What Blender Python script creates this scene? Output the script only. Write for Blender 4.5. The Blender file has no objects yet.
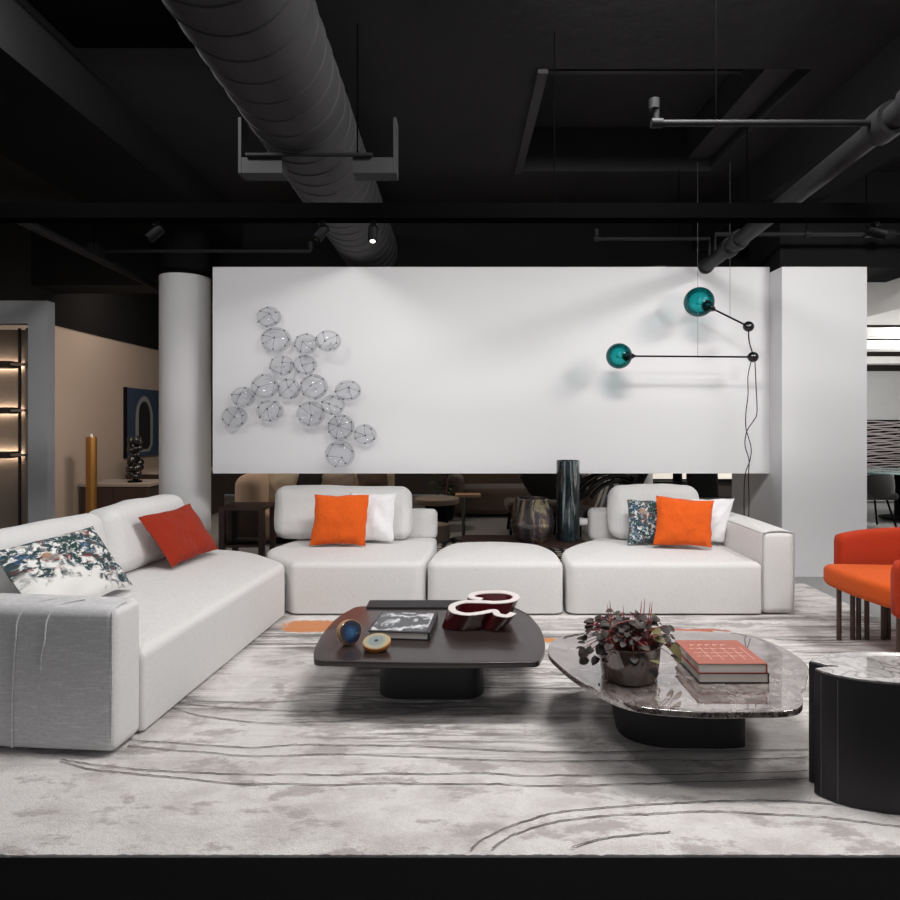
import bpy, bmesh, math, random
from mathutils import Vector, Matrix, noise
random.seed(7)
S = bpy.context.scene
COL = S.collection
PI = math.pi
F, CX, CY, H = 650.0, 457.0, 422.0, 1.45        # focal length (px of a 900 frame), vanishing point, eye height


def at(px, py, d):
    """point seen at pixel (px, py) and standing d metres away"""
    return Vector(((px - CX) * d / F, d, H - (py - CY) * d / F))


def on(px, py, z=0.0):
    """point seen at pixel (px, py) on the horizontal plane z"""
    d = (H - z) * F / (py - CY)
    return Vector(((px - CX) * d / F, d, z))


# ------------------------------------------------------------------ materials
def nodes(name):
    m = bpy.data.materials.new(name)
    m.use_nodes = True
    nt = m.node_tree
    return m, nt, nt.nodes['Principled BSDF'], nt.nodes['Material Output']


def rgb(c):
    return (c[0], c[1], c[2], 1.0)


def add(nt, kind, **kw):
    n = nt.nodes.new(kind)
    for k, v in kw.items():
        if k.startswith('i_'):
            key = k[2:].replace('_', ' ')
            n.inputs[key].default_value = v
        else:
            setattr(n, k, v)
    return n


def coords(nt, out='Object', scale=(1, 1, 1)):
    t = add(nt, 'ShaderNodeTexCoord')
    mp = add(nt, 'ShaderNodeMapping')
    mp.inputs['Scale'].default_value = scale
    nt.links.new(t.outputs[out], mp.inputs[0])
    return mp.outputs[0]


def ramp(nt, src, stops):
    r = add(nt, 'ShaderNodeValToRGB')
    el = r.color_ramp.elements
    while len(el) < len(stops):
        el.new(0.5)
    for e, (p, c) in zip(el, stops):
        e.position = p
        e.color = rgb(c) if hasattr(c, '__len__') else (c, c, c, 1)
    nt.links.new(src, r.inputs[0])
    return r.outputs[0]


def mixc(nt, fac, a, b, mode='MIX'):
    m = add(nt, 'ShaderNodeMix', data_type='RGBA', blend_type=mode)
    for s, v in ((0, fac), (6, a), (7, b)):
        if isinstance(v, (int, float)):
            m.inputs[s].default_value = v
        elif isinstance(v, (tuple, list)):
            m.inputs[s].default_value = rgb(v)
        else:
            nt.links.new(v, m.inputs[s])
    return m.outputs[2]


def ntex(nt, vec, scale, detail=4, rough=.55, dist=0.0):
    n = add(nt, 'ShaderNodeTexNoise')
    n.inputs['Scale'].default_value = scale
    n.inputs['Detail'].default_value = detail
    n.inputs['Roughness'].default_value = rough
    n.inputs['Distortion'].default_value = dist
    nt.links.new(vec, n.inputs['Vector'])
    return n.outputs['Fac']


def mathn(nt, op, a, b=0.0, c=None):
    m = add(nt, 'ShaderNodeMath', operation=op)
    for i, v in enumerate((a, b) if c is None else (a, b, c)):
        if isinstance(v, (int, float)):
            m.inputs[i].default_value = v
        else:
            nt.links.new(v, m.inputs[i])
    return m.outputs[0]


def bump(nt, p, src, strength=.2, dist=.01):
    b = add(nt, 'ShaderNodeBump')
    b.inputs['Strength'].default_value = strength
    b.inputs['Distance'].default_value = dist
    nt.links.new(src, b.inputs['Height'])
    nt.links.new(b.outputs[0], p.inputs['Normal'])


def mat(name, c, rough=.6, metal=0.0, spec=.5, c2=None, nscale=6, bmp=0, bscale=60, bdist=.004, scale=(1, 1, 1), coat=0, coat_ior=1.5):
    m, nt, p, o = nodes(name)
    p.inputs['Base Color'].default_value = rgb(c)
    p.inputs['Roughness'].default_value = rough
    p.inputs['Metallic'].default_value = metal
    p.inputs['Specular IOR Level'].default_value = spec
    if coat:
        p.inputs['Coat Weight'].default_value = coat
        p.inputs['Coat Roughness'].default_value = .03
        p.inputs['Coat IOR'].default_value = coat_ior
    v = coords(nt, 'Object', scale)
    if c2 is None:
        c2 = tuple(x * .9 for x in c)
    nt.links.new(mixc(nt, ntex(nt, v, nscale), c, c2), p.inputs['Base Color'])
    if bmp:
        bump(nt, p, ntex(nt, v, bscale, 3), bmp, bdist)
    return m


def fabric(name, c, c2=None, weave=260, strength=.25, sheen=.25, slub=0.0, crease=0.0):
    m, nt, p, o = nodes(name)
    p.inputs['Roughness'].default_value = .9
    p.inputs['Specular IOR Level'].default_value = .2
    p.inputs['Sheen Weight'].default_value = sheen
    p.inputs['Sheen Roughness'].default_value = .5
    v = coords(nt)
    va = coords(nt, 'Object', (1, 1, 9))
    vb = coords(nt, 'Object', (9, 9, 1))
    c2 = c2 or tuple(x * .9 for x in c)
    f1 = ntex(nt, va, weave * .16, 3)
    f2 = ntex(nt, vb, weave * .16, 3)
    w = mathn(nt, 'ADD', mathn(nt, 'MULTIPLY', f1, .5), mathn(nt, 'MULTIPLY', f2, .5))
    col = mixc(nt, ramp(nt, w, [(.4, 0), (.62, 1)]), c, c2)
    if slub:
        s = ntex(nt, coords(nt, 'Object', (1.2, 1.2, 16)), 9, 4, .6)
        col = mixc(nt, ramp(nt, s, [(.52, 0), (.72, slub)]), col, tuple(min(1, x * 1.35) for x in c))
    nt.links.new(col, p.inputs['Base Color'])
    hgt = mathn(nt, 'ADD', w, ntex(nt, v, weave, 2))
    if crease:
        hgt = mathn(nt, 'ADD', hgt, mathn(nt, 'MULTIPLY', ntex(nt, coords(nt, 'Object', (1, 1, .6)), 11, 2, .5, 1.4), 22 * crease))
    bump(nt, p, hgt, strength, .002)
    return m


def emit(name, c, s):
    m, nt, p, o = nodes(name)
    p.inputs['Base Color'].default_value = rgb(c)
    p.inputs['Emission Color'].default_value = rgb(c)
    p.inputs['Emission Strength'].default_value = s
    return m


def thin_glass(name, tint, edge, gl=.03, ior=1.45, blend=.35, refl=1.0):
    """clear thin glass: see-through, the rim darker where one looks through more of it, plus surface reflection"""
    m, nt, p, o = nodes(name)
    nt.nodes.remove(p)
    lw = add(nt, 'ShaderNodeLayerWeight'); lw.inputs['Blend'].default_value = blend
    tr = add(nt, 'ShaderNodeBsdfTransparent')
    nt.links.new(mixc(nt, lw.outputs['Facing'], tint, edge), tr.inputs['Color'])
    gs = add(nt, 'ShaderNodeBsdfGlossy'); gs.inputs['Roughness'].default_value = gl
    fr = add(nt, 'ShaderNodeFresnel'); fr.inputs['IOR'].default_value = ior
    mx = add(nt, 'ShaderNodeMixShader')
    nt.links.new(mathn(nt, 'MULTIPLY', fr.outputs[0], refl), mx.inputs[0]); nt.links.new(tr.outputs[0], mx.inputs[1]); nt.links.new(gs.outputs[0], mx.inputs[2])
    nt.links.new(mx.outputs[0], o.inputs[0])
    return m


M = {}
M['white_wall'] = mat('white_wall', (.755, .75, .765), .8, c2=(.74, .735, .75), nscale=1.5, bmp=.05, bscale=30)
M['column'] = mat('column_paint', (.78, .77, .77), .75, nscale=2, c2=(.75, .74, .74))
M['niche_wall'] = mat('grey_partition', (.42, .42, .43), .8, nscale=2)
M['taupe'] = mat('taupe_wall', (.35, .28, .235), .85, nscale=1.4, c2=(.32, .255, .212), bmp=.08, bscale=40)
M['grey_wall'] = mat('grey_wall', (.5, .5, .5), .8)
M['dark_wall'] = mat('dark_wall', (.045, .034, .03), .7)
M['ceiling'] = mat('black_ceiling', (.036, .035, .036), .9, spec=.05, c2=(.020, .020, .021), nscale=1.2, bmp=.2, bscale=9, bdist=.02)
M['beam'] = mat('black_beam', (.008, .008, .0085), .9, spec=.03, c2=(.013, .0125, .0125), nscale=1.5)
M['light_soffit'] = mat('light_soffit', (.62, .61, .59), .8)
M['floor'] = mat('concrete', (.30, .30, .30), .35, c2=(.24, .24, .24), nscale=2.5, bmp=.05, bscale=20)
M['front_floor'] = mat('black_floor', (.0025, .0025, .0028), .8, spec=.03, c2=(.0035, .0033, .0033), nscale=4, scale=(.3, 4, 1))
M['track'] = mat('track_black', (.002, .002, .0022), .9, spec=.0)
M['duct'] = mat('duct_paint', (.038, .037, .040), .7, spec=.2, c2=(.024, .0235, .025), nscale=2.5, bmp=.15, bscale=14, bdist=.01)
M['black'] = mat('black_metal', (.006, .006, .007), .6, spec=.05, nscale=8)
M['pipe'] = mat('pipe_paint', (.016, .016, .017), .55, spec=.15, nscale=8, c2=(.010, .010, .011))
M['grey_metal'] = mat('grey_metal', (.12, .12, .12), .5, nscale=8)
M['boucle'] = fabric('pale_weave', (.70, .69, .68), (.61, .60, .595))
M['boucle_cushion'] = fabric('pale_cushion', (.71, .705, .70), (.64, .635, .63), crease=.45)
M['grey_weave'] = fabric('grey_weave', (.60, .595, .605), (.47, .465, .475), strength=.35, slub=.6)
M['piping'] = fabric('piping', (.45, .44, .44), (.36, .35, .35))
M['white_pillow'] = fabric('white_pillow', (.80, .80, .81), (.74, .74, .75), weave=340, crease=1.0)
M['orange_velvet'] = fabric('orange_velvet', (.68, .105, .010), (.62, .09, .009), sheen=.08, strength=.3, weave=120, crease=1.3)
M['rust_velvet'] = fabric('rust_velvet', (.31, .026, .009), (.26, .020, .007), sheen=.05, strength=.3, crease=1.2)
M['chair_seat'] = fabric('chair_seat', (.62, .095, .012), (.52, .075, .01), sheen=.06, weave=300)
M['chair_back'] = fabric('chair_back', (.42, .036, .009), (.36, .034, .01), sheen=.05, weave=300)
M['bronze'] = mat('bronze', (.10, .065, .05), .4, metal=.6, c2=(.07, .045, .035))
M['brown_wood'] = mat('dark_stained_wood', (.025, .017, .016), .36, c2=(.018, .012, .011), nscale=3, scale=(1, 12, 12), bmp=.05, bscale=30, coat=.35, coat_ior=1.5)
M['black_wood'] = mat('black_stained_wood', (.010, .008, .010), .55, c2=(.014, .012, .014), nscale=4, scale=(6, 6, .6))
M['walnut'] = mat('walnut', (.045, .024, .02), .4, c2=(.03, .016, .013), nscale=4, scale=(1, 10, 10))
M['red_glass'] = mat('red_glass', (.085, .008, .010), .12, c2=(.055, .005, .008), nscale=6, coat=.6)
M['rim_white'] = mat('white_rim', (.66, .60, .58), .3)
M['page'] = mat('page_edge', (.88, .85, .80), .8, c2=(.78, .75, .70), nscale=30, scale=(.2, .2, 14))
M['book_black'] = mat('black_cover', (.012, .012, .014), .4)
M['book_red'] = mat('red_cover', (.40, .065, .05), .5, c2=(.36, .055, .04))
M['book_red_top'] = mat('salmon_cover', (.34, .115, .080), .5, c2=(.30, .09, .065), nscale=10)
M['lettering'] = mat('pale_lettering', (.72, .50, .44), .6)
M['pot'] = mat('glazed_pot', (.075, .054, .046), .10, c2=(.095, .066, .052), nscale=5, coat=1, coat_ior=1.8)
M['soil'] = mat('soil', (.02, .013, .01), .95, bmp=.6, bscale=40, bdist=.01)
M['stem'] = mat('red_stem', (.26, .05, .05), .6)
M['spike'] = mat('pink_spike', (.55, .12, .12), .6)
M['gold'] = mat('gold_metal', (.42, .21, .06), .35, metal=.8)
M['beige_fabric'] = fabric('beige_fabric', (.50, .36, .27), (.42, .3, .22))
M['cream_fabric'] = fabric('cream_fabric', (.55, .47, .36), (.48, .4, .3))
M['brown_fabric'] = fabric('brown_fabric', (.085, .055, .042), (.06, .04, .03))
M['black_fabric'] = fabric('black_fabric', (.016, .015, .015), (.012, .011, .011))
M['taupe_fabric'] = fabric('taupe_fabric', (.28, .22, .18), (.23, .18, .15))
M['oak'] = mat('pale_oak', (.50, .32, .19), .5, nscale=4, scale=(1, 10, 10))
M['leaf_green'] = mat('green_leaf', (.045, .09, .025), .6, c2=(.02, .045, .012), nscale=9)
M['cabinet'] = mat('cabinet_bronze', (.36, .28, .225), .6, c2=(.31, .24, .19), nscale=3)
M['cabinet_dark'] = mat('cabinet_dark', (.05, .038, .03), .5)
M['led'] = emit('warm_led', (1, .83, .66), 30)
M['lens'] = emit('spot_lens', (1, .96, .9), 3)
M['bulb'] = mat('frosted_bulb', (.7, .8, .8), .25)
M['slat'] = mat('slat_art', (.55, .49, .47), .6, c2=(.22, .19, .21), nscale=5, scale=(1, 1, 3))
M['glass_table'] = mat('teal_glass', (.25, .36, .35), .1, coat=.5)
M['teal_glass'] = thin_glass('teal_glass_globe', (.12, .62, .62), (.012, .14, .16), ior=1.5, blend=.42, refl=.7)
M['bubble'] = thin_glass('clear_bubble', (.945, .95, .96), (.86, .865, .88), ior=1.5, blend=.3, refl=.22)
M['bead'] = mat('grey_wire', (.10, .11, .13), .4)
M['black_gloss'] = mat('black_gloss', (.008, .008, .009), .2, coat=.5)
M['smoke_glass'] = thin_glass('smoke_glass', (.30, .28, .27), (.1, .1, .1), ior=1.5)


def stone(name, base, vein, light, scale=5.0, coat_ior=2.6, rough=.08):
    m, nt, p, o = nodes(name)
    v = coords(nt)
    n1 = ntex(nt, v, scale, 8, .65, 1.2)
    vo = add(nt, 'ShaderNodeTexVoronoi', feature='DISTANCE_TO_EDGE')
    vo.inputs['Scale'].default_value = scale * 2.2
    w = mixc(nt, .35, v, add_noise_vec(nt, v, scale * 1.5))
    nt.links.new(w, vo.inputs['Vector'])
    col = mixc(nt, ramp(nt, n1, [(.38, 0), (.66, 1)]), base, light)
    col = mixc(nt, ramp(nt, vo.outputs['Distance'], [(0.0, .9), (.09, 0)]), col, vein)
    nt.links.new(col, p.inputs['Base Color'])
    p.inputs['Roughness'].default_value = rough
    p.inputs['Coat Weight'].default_value = 1
    p.inputs['Coat Roughness'].default_value = .015
    p.inputs['Coat IOR'].default_value = coat_ior
    return m


def add_noise_vec(nt, v, s):
    n = add(nt, 'ShaderNodeTexNoise'); n.inputs['Scale'].default_value = s
    nt.links.new(v, n.inputs['Vector'])
    return n.outputs['Color']


M['marble'] = stone('brown_grey_marble', (.16, .125, .115), (.035, .024, .022), (.34, .30, .285), 6.0, 3.0)
M['marble_light'] = stone('pale_marble', (.34, .32, .31), (.20, .18, .17), (.50, .48, .47), 4.0, 2.6)


def floral(name, white, top):
    m, nt, p, o = nodes(name)
    p.inputs['Roughness'].default_value = .85
    p.inputs['Specular IOR Level'].default_value = .2
    uv = coords(nt, 'UV')
    sx = add(nt, 'ShaderNodeSeparateXYZ'); nt.links.new(uv, sx.inputs[0])
    u, vv = sx.outputs[0], sx.outputs[1]
    fine = ntex(nt, uv, 11, 6, .72, .5)
    big = ntex(nt, uv, 4.5, 3, .5, .6)
    big2 = ntex(nt, coords(nt, 'UV', (1.3, .9, 1)), 6.5, 3, .5, 1.0)
    colr = ramp(nt, big, [(.30, (.015, .05, .045)), (.42, (.02, .06, .05)), (.46, (.025, .08, .19)), (.51, (.22, .23, .23)), (.545, (.02, .06, .06)), (.60, (.30, .05, .05)), (.64, (.25, .25, .24)), (.72, (.50, .22, .09))])
    colr = mixc(nt, ramp(nt, big2, [(.42, 0), (.55, .9)]), colr, (.025, .05, .055))
    if top:      # flowers crowd the top seam and the right-hand edge, the lower middle stays plain
        g = mathn(nt, 'ADD', mathn(nt, 'MULTIPLY', vv, .55), mathn(nt, 'MULTIPLY', mathn(nt, 'POWER', u, 3.0), .45))
        g = mathn(nt, 'ADD', g, mathn(nt, 'MULTIPLY', mathn(nt, 'SUBTRACT', big2, .5), .5))
        mask = mathn(nt, 'MULTIPLY', ramp(nt, g, [(.24, 0), (.33, 1)]), ramp(nt, fine, [(.43, 0), (.49, 1)]))
    else:
        mask = ramp(nt, fine, [(.40, 0), (.47, 1)])
    nt.links.new(mixc(nt, mask, white, colr), p.inputs['Base Color'])
    bump(nt, p, ntex(nt, uv, 200, 2), .15, .002)
    return m


M['floral_band'] = floral('floral_print', (.76, .75, .73), True)
M['floral_all'] = floral('floral_allover', (.62, .63, .62), False)


def agate(name, c_in, c_out, rind, axis=2):
    m, nt, p, o = nodes(name)
    v = coords(nt)
    ln = add(nt, 'ShaderNodeVectorMath', operation='LENGTH'); nt.links.new(v, ln.inputs[0])
    d = mathn(nt, 'ADD', ln.outputs['Value'], mathn(nt, 'MULTIPLY', ntex(nt, v, 22, 3), .03))
    nt.links.new(ramp(nt, d, [(.018, c_in[0]), (.030, c_in[1]), (.036, c_in[2]), (.044, c_out[0]), (.058, c_out[1]), (.072, rind)]), p.inputs['Base Color'])
    p.inputs['Roughness'].default_value = .12
    p.inputs['Coat Weight'].default_value = .5
    return m


M['agate_blue'] = agate('blue_agate', [(.01, .02, .04), (.35, .42, .5), (.02, .09, .22)], [(.01, .05, .13), (.006, .015, .04)], (.02, .02, .03))
M['agate_grey'] = agate('grey_agate', [(.03, .03, .06), (.03, .03, .07), (.3, .32, .3)], [(.22, .25, .25), (.3, .32, .28)], (.42, .35, .22))
M['rind_tan'] = mat('tan_rind', (.55, .36, .18), .6, c2=(.36, .18, .08), nscale=18, bmp=.5, bscale=30, bdist=.006)
M['rind_orange'] = mat('orange_rind', (.62, .25, .05), .5, c2=(.40, .13, .03), nscale=18, bmp=.5, bscale=30, bdist=.006)


def cover_art():
    m, nt, p, o = nodes('marbled_cover')
    v = coords(nt, 'Object', (1, .45, 1))
    w = add(nt, 'ShaderNodeTexWave', wave_type='RINGS')
    w.inputs['Scale'].default_value = 7; w.inputs['Distortion'].default_value = 9; w.inputs['Detail'].default_value = 3; w.inputs['Detail Scale'].default_value = 1.5
    nt.links.new(v, w.inputs['Vector'])
    n = ntex(nt, v, 7, 5, .6, 1)
    a = ramp(nt, w.outputs['Fac'], [(.25, (.04, .042, .05)), (.6, (.33, .34, .37)), (.95, (.62, .62, .64))])
    nt.links.new(mixc(nt, ramp(nt, n, [(.42, 0), (.62, .85)]), a, (.05, .052, .06)), p.inputs['Base Color'])
    p.inputs['Roughness'].default_value = .25
    return m


M['cover_art'] = cover_art()


def iridescent(name, cols, scale, rough=.12, stretch=(1, 1, .12), metal=.55):
    m, nt, p, o = nodes(name)
    v = coords(nt, 'Object', stretch)
    n = ntex(nt, v, scale, 5, .6, .6)
    n2 = ntex(nt, coords(nt), scale * 1.6, 5, .7)
    c = ramp(nt, n, cols)
    c = mixc(nt, ramp(nt, n2, [(.5, 0), (.75, .5)]), c, (.10, .075, .035))
    nt.links.new(c, p.inputs['Base Color'])
    p.inputs['Metallic'].default_value = metal
    p.inputs['Roughness'].default_value = rough
    p.inputs['Coat Weight'].default_value = .6
    return m


M['lustre'] = iridescent('lustre_painted_glints', [(.3, (.02, .018, .016)), (.47, (.05, .045, .04)), (.54, (.12, .085, .11)), (.58, (.42, .36, .22)), (.62, (.07, .055, .04))], 6, stretch=(1, 1, .06))  # bright gold streaks are reflections painted into the colour
M['blue_streak'] = iridescent('streaked_glass', [(.3, (.008, .012, .018)), (.45, (.015, .03, .045)), (.56, (.02, .035, .04)), (.60, (.34, .39, .39)), (.64, (.012, .018, .025))], 11, stretch=(1, 1, .06), metal=.4)


def leaf_mat():
    m, nt, p, o = nodes('dark_leaf')
    v = coords(nt)
    nt.links.new(ramp(nt, ntex(nt, v, 16, 3), [(.35, (.012, .008, .008)), (.5, (.028, .02, .018)), (.62, (.085, .07, .062)), (.72, (.02, .03, .012))]), p.inputs['Base Color'])
    p.inputs['Roughness'].default_value = .5
    p.inputs['Specular IOR Level'].default_value = .25
    return m


M['leaf'] = leaf_mat()
M['leaf_light'] = mat('light_leaf', (.085, .10, .03), .6, c2=(.15, .10, .03), nscale=20)


def rug_mat():
    m, nt, p, o = nodes('rug_pile')
    g = add(nt, 'ShaderNodeNewGeometry')
    pos = g.outputs['Position']

    def mp(scale, loc=(0, 0, 0)):
        a = add(nt, 'ShaderNodeMapping'); a.inputs['Scale'].default_value = scale; a.inputs['Location'].default_value = loc
        nt.links.new(pos, a.inputs[0]); return a.outputs[0]
    s = add(nt, 'ShaderNodeSeparateXYZ'); nt.links.new(pos, s.inputs[0])
    x, y = s.outputs[0], s.outputs[1]
    base = mixc(nt, ramp(nt, ntex(nt, mp((1, 1.6, 1)), 2.6, 7, .68, .2), [(.44, 0), (.62, 1)]), (.84, .81, .79), (.64, .595, .58))
    base = mixc(nt, ramp(nt, ntex(nt, mp((1, 2.0, 1), (4, 2, 0)), 3.4, 7, .7, .15), [(.53, 0), (.60, .85)]), base, (.46, .41, .40))
    # watercolour streaks that run along the width, strongest in the middle of the rug
    band = mathn(nt, 'MULTIPLY', ramp(nt, mathn(nt, 'MULTIPLY', y, .1), [(.27, 0), (.31, 1)]), ramp(nt, mathn(nt, 'MULTIPLY', y, .1), [(.46, 1), (.56, .25)]))
    blot = ramp(nt, ntex(nt, mp((.8, 1.5, 1), (2.1, .3, 0)), 1.3, 3, .5, .4), [(.40, .12), (.56, 1)])
    band = mathn(nt, 'MULTIPLY', band, blot)
    st = ramp(nt, ntex(nt, mp((.55, 3.6, 1), (1.3, .4, 0)), 2.2, 7, .7, 1.6), [(.47, 0), (.55, .75), (.64, 1)])
    base = mixc(nt, mathn(nt, 'MULTIPLY', st, mathn(nt, 'MULTIPLY', band, .85)), base, (.17, .155, .15))
    st2 = ramp(nt, ntex(nt, mp((.35, 9, 1), (3, 1, 0)), 2.6, 5, .6, .6), [(.53, 0), (.57, 1)])
    base = mixc(nt, mathn(nt, 'MULTIPLY', st2, mathn(nt, 'MULTIPLY', band, .85)), base, (.09, .08, .08))
    for (cx, cy, rx, ry, c) in ((-1.05, 4.62, .26, .15, (.70, .22, .03)), (.60, 4.33, .16, .05, (.75, .25, .03)), (1.65, 4.52, .30, .06, (.45, .10, .04))):
        dx = mathn(nt, 'POWER', mathn(nt, 'ABSOLUTE', mathn(nt, 'DIVIDE', mathn(nt, 'SUBTRACT', x, cx), rx)), 2.0)
        dy = mathn(nt, 'POWER', mathn(nt, 'ABSOLUTE', mathn(nt, 'DIVIDE', mathn(nt, 'SUBTRACT', y, cy), ry)), 2.0)
        d = mathn(nt, 'ADD', mathn(nt, 'ADD', dx, dy), mathn(nt, 'MULTIPLY', mathn(nt, 'SUBTRACT', ntex(nt, mp((1, 1, 1)), 6, 5, .7), .5), 3.0))
        base = mixc(nt, ramp(nt, d, [(.55, .95), (1.0, 0)]), base, c)
    fine = ntex(nt, mp((1, 1, 1)), 160, 3, .7)
    base = mixc(nt, ramp(nt, fine, [(.3, .22), (.6, 0)]), base, (.42, .40, .39))
    nt.links.new(base, p.inputs['Base Color'])
    p.inputs['Roughness'].default_value = .95
    p.inputs['Specular IOR Level'].default_value = .1
    p.inputs['Sheen Weight'].default_value = .2
    bump(nt, p, mathn(nt, 'ADD', fine, ntex(nt, mp((1, 1, 1)), 45, 3)), .8, .012)
    return m


M['rug'] = rug_mat()
M['rug_line'] = mat('rug_line', (.10, .09, .088), .95, c2=(.24, .22, .215), nscale=25, bmp=.8, bscale=150, bdist=.01)


def dots_mat():
    m, nt, p, o = nodes('dotted_rug')
    v = add(nt, 'ShaderNodeTexVoronoi'); v.inputs['Scale'].default_value = 9; v.inputs['Randomness'].default_value = .25
    nt.links.new(coords(nt), v.inputs['Vector'])
    nt.links.new(ramp(nt, v.outputs['Distance'], [(.30, (.45, .42, .38)), (.36, (.012, .011, .011))]), p.inputs['Base Color'])
    p.inputs['Roughness'].default_value = .95
    return m


M['dotted_rug'] = dots_mat()
M['canvas_blue'] = mat('blue_canvas', (.022, .05, .105), .7, c2=(.012, .02, .035), nscale=9, scale=(2, 2, .3), bmp=.3, bscale=30)
M['canvas_pale'] = mat('pale_paint', (.22, .24, .24), .7, c2=(.14, .15, .16), nscale=20)
M['canvas_black'] = mat('black_paint', (.008, .008, .009), .6)


# ------------------------------------------------------------------ mesh builder
class B:
    def __init__(s):
        s.bm = bmesh.new(); s.mi = 0; s.uv = None

    def v(s, p):
        return s.bm.verts.new(p)

    def f(s, vs, uvs=None):
        try:
            fc = s.bm.faces.new(vs)
        except ValueError:
            return None
        fc.material_index = s.mi; fc.smooth = True
        if uvs:
            if s.uv is None:
                s.uv = s.bm.loops.layers.uv.new('UVMap')
            for l, u in zip(fc.loops, uvs):
                l[s.uv].uv = u
        return fc

    def box(s, x0, x1, y0, y1, z0, z1, mtx=None):
        P = [Vector((x, y, z)) for x in (x0, x1) for y in (y0, y1) for z in (z0, z1)]
        if mtx:
            P = [mtx @ p for p in P]
        V = [s.v(p) for p in P]
        for q in ((0, 1, 3, 2), (4, 6, 7, 5), (0, 4, 5, 1), (2, 3, 7, 6), (0, 2, 6, 4), (1, 5, 7, 3)):
            s.f([V[i] for i in q])
        return s

    def rings(s, rs, cap=True, closed=False):
        R = [[s.v(p) for p in r] for r in rs]
        n = len(R[0])
        pairs = list(zip(R, R[1:])) + ([(R[-1], R[0])] if closed else [])
        for a, b in pairs:
            for i in range(n):
                s.f([a[i], a[(i + 1) % n], b[(i + 1) % n], b[i]])
        if cap and not closed:
            s.f(R[0][::-1]); s.f(R[-1])
        return s

    def tube(s, path, r, n=8, cap=True):
        path = [Vector(p) for p in path]
        rr = r if isinstance(r, (list, tuple)) else [r] * len(path)
        t = (path[1] - path[0]).normalized()
        up = Vector((0, 0, 1)) if abs(t.z) < .9 else Vector((1, 0, 0))
        a = t.cross(up).normalized()
        rs = []
        for i, p in enumerate(path):
            t = (path[min(i + 1, len(path) - 1)] - path[max(i - 1, 0)]).normalized()
            a = (a - t * a.dot(t)).normalized()
            b = t.cross(a)
            rs.append([p + (a * math.cos(2 * PI * k / n) + b * math.sin(2 * PI * k / n)) * rr[i] for k in range(n)])
        return s.rings(rs, cap)

    def lathe(s, prof, c=(0, 0, 0), n=32, mtx=None, cap=True):
        c = Vector(c); rs = []
        for r, z in prof:
            r = max(r, .0004)
            ring = [Vector((r * math.cos(2 * PI * k / n), r * math.sin(2 * PI * k / n), z)) for k in range(n)]
            rs.append([(mtx @ q if mtx else c + q) for q in ring])
        return s.rings(rs, cap)

    def ball(s, c, r, n=16, sq=(1, 1, 1), mtx=None):
        c = Vector(c); rs = []
        h = max(6, n // 2)
        for j in range(h + 1):
            a = PI * j / h
            q = max(math.sin(a), .002)
            ring = [Vector((r * sq[0] * q * math.cos(2 * PI * k / n), r * sq[1] * q * math.sin(2 * PI * k / n), -r * sq[2] * math.cos(a))) for k in range(n)]
            rs.append([c + (mtx @ p if mtx else p) for p in ring])
        return s.rings(rs)

    def prism(s, poly, z0, z1, rt=.01, rb=0.0, crown=0.0, nr=5, z_fn=None):
        """rounded slab over a plan outline"""
        poly = ccw(poly)
        lv = []
        if rb:
            for k in range(nr + 1):
                a = PI / 2 * k / nr
                lv.append((rb * (1 - math.sin(a)), z0 + rb * (1 - math.cos(a))))
        else:
            lv.append((0, z0))
        for k in range(nr + 1):
            a = PI / 2 * k / nr
            lv.append((rt * (1 - math.cos(a)), z1 - rt + rt * math.sin(a)))
        rs = [[Vector((p[0], p[1], z)) for p in inset(poly, o)] for o, z in lv]
        top = rs[-1]
        cx = sum(p.x for p in top) / len(top); cy = sum(p.y for p in top) / len(top)
        for fct in (.93, .82, .65, .45, .22, .02):
            rs.append([Vector((cx + (p.x - cx) * fct, cy + (p.y - cy) * fct, z1 + crown * (1 - fct ** 2))) for p in top])
        if z_fn:
            rs = [[z_fn(p) for p in r] for r in rs]
        return s.rings(rs)

    def softbox(s, hx, hy, hz, r, mtx, n=6, crown=(0, 0, 0), amp=0.0, seed=0, freq=4.0, k=4):
        h = (hx, hy, hz)

        def axis(a):
            rr = min(r, a * .98)
            e = [a - rr + rr * math.tan(PI / 4 * i / k) for i in range(k + 1)]
            inn = [(-1 + 2 * i / n) * (a - rr) for i in range(1, n)]
            return [-q for q in reversed(e)] + inn + e
        A = [axis(a) for a in h]
        cache = {}

        def vert(p):
            key = tuple(round(q, 6) for q in p)
            if key in cache:
                return cache[key]
            q = [max(-(h[i] - min(r, h[i] * .98)), min(h[i] - min(r, h[i] * .98), p[i])) for i in range(3)]
            d = Vector([p[i] - q[i] for i in range(3)])
            rr = min(r, min(h) * .98)
            o = Vector(q)
            if d.length > 1e-9:
                mx = max(abs(d.x), abs(d.y), abs(d.z))
                o = o + d.normalized() * mx
            out = o.copy()
            for i in range(3):
                j, l = (i + 1) % 3, (i + 2) % 3
                out[i] += crown[i] * (o[i] / h[i]) * max(0, 1 - (o[j] / h[j]) ** 2) * max(0, 1 - (o[l] / h[l]) ** 2)
            if amp:
                nv = noise.noise_vector(o * freq + Vector((seed * 3.1, seed * 1.7, seed)))
                out += nv * amp
            vv = s.v(mtx @ out)
            cache[key] = vv
            return vv
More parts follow.
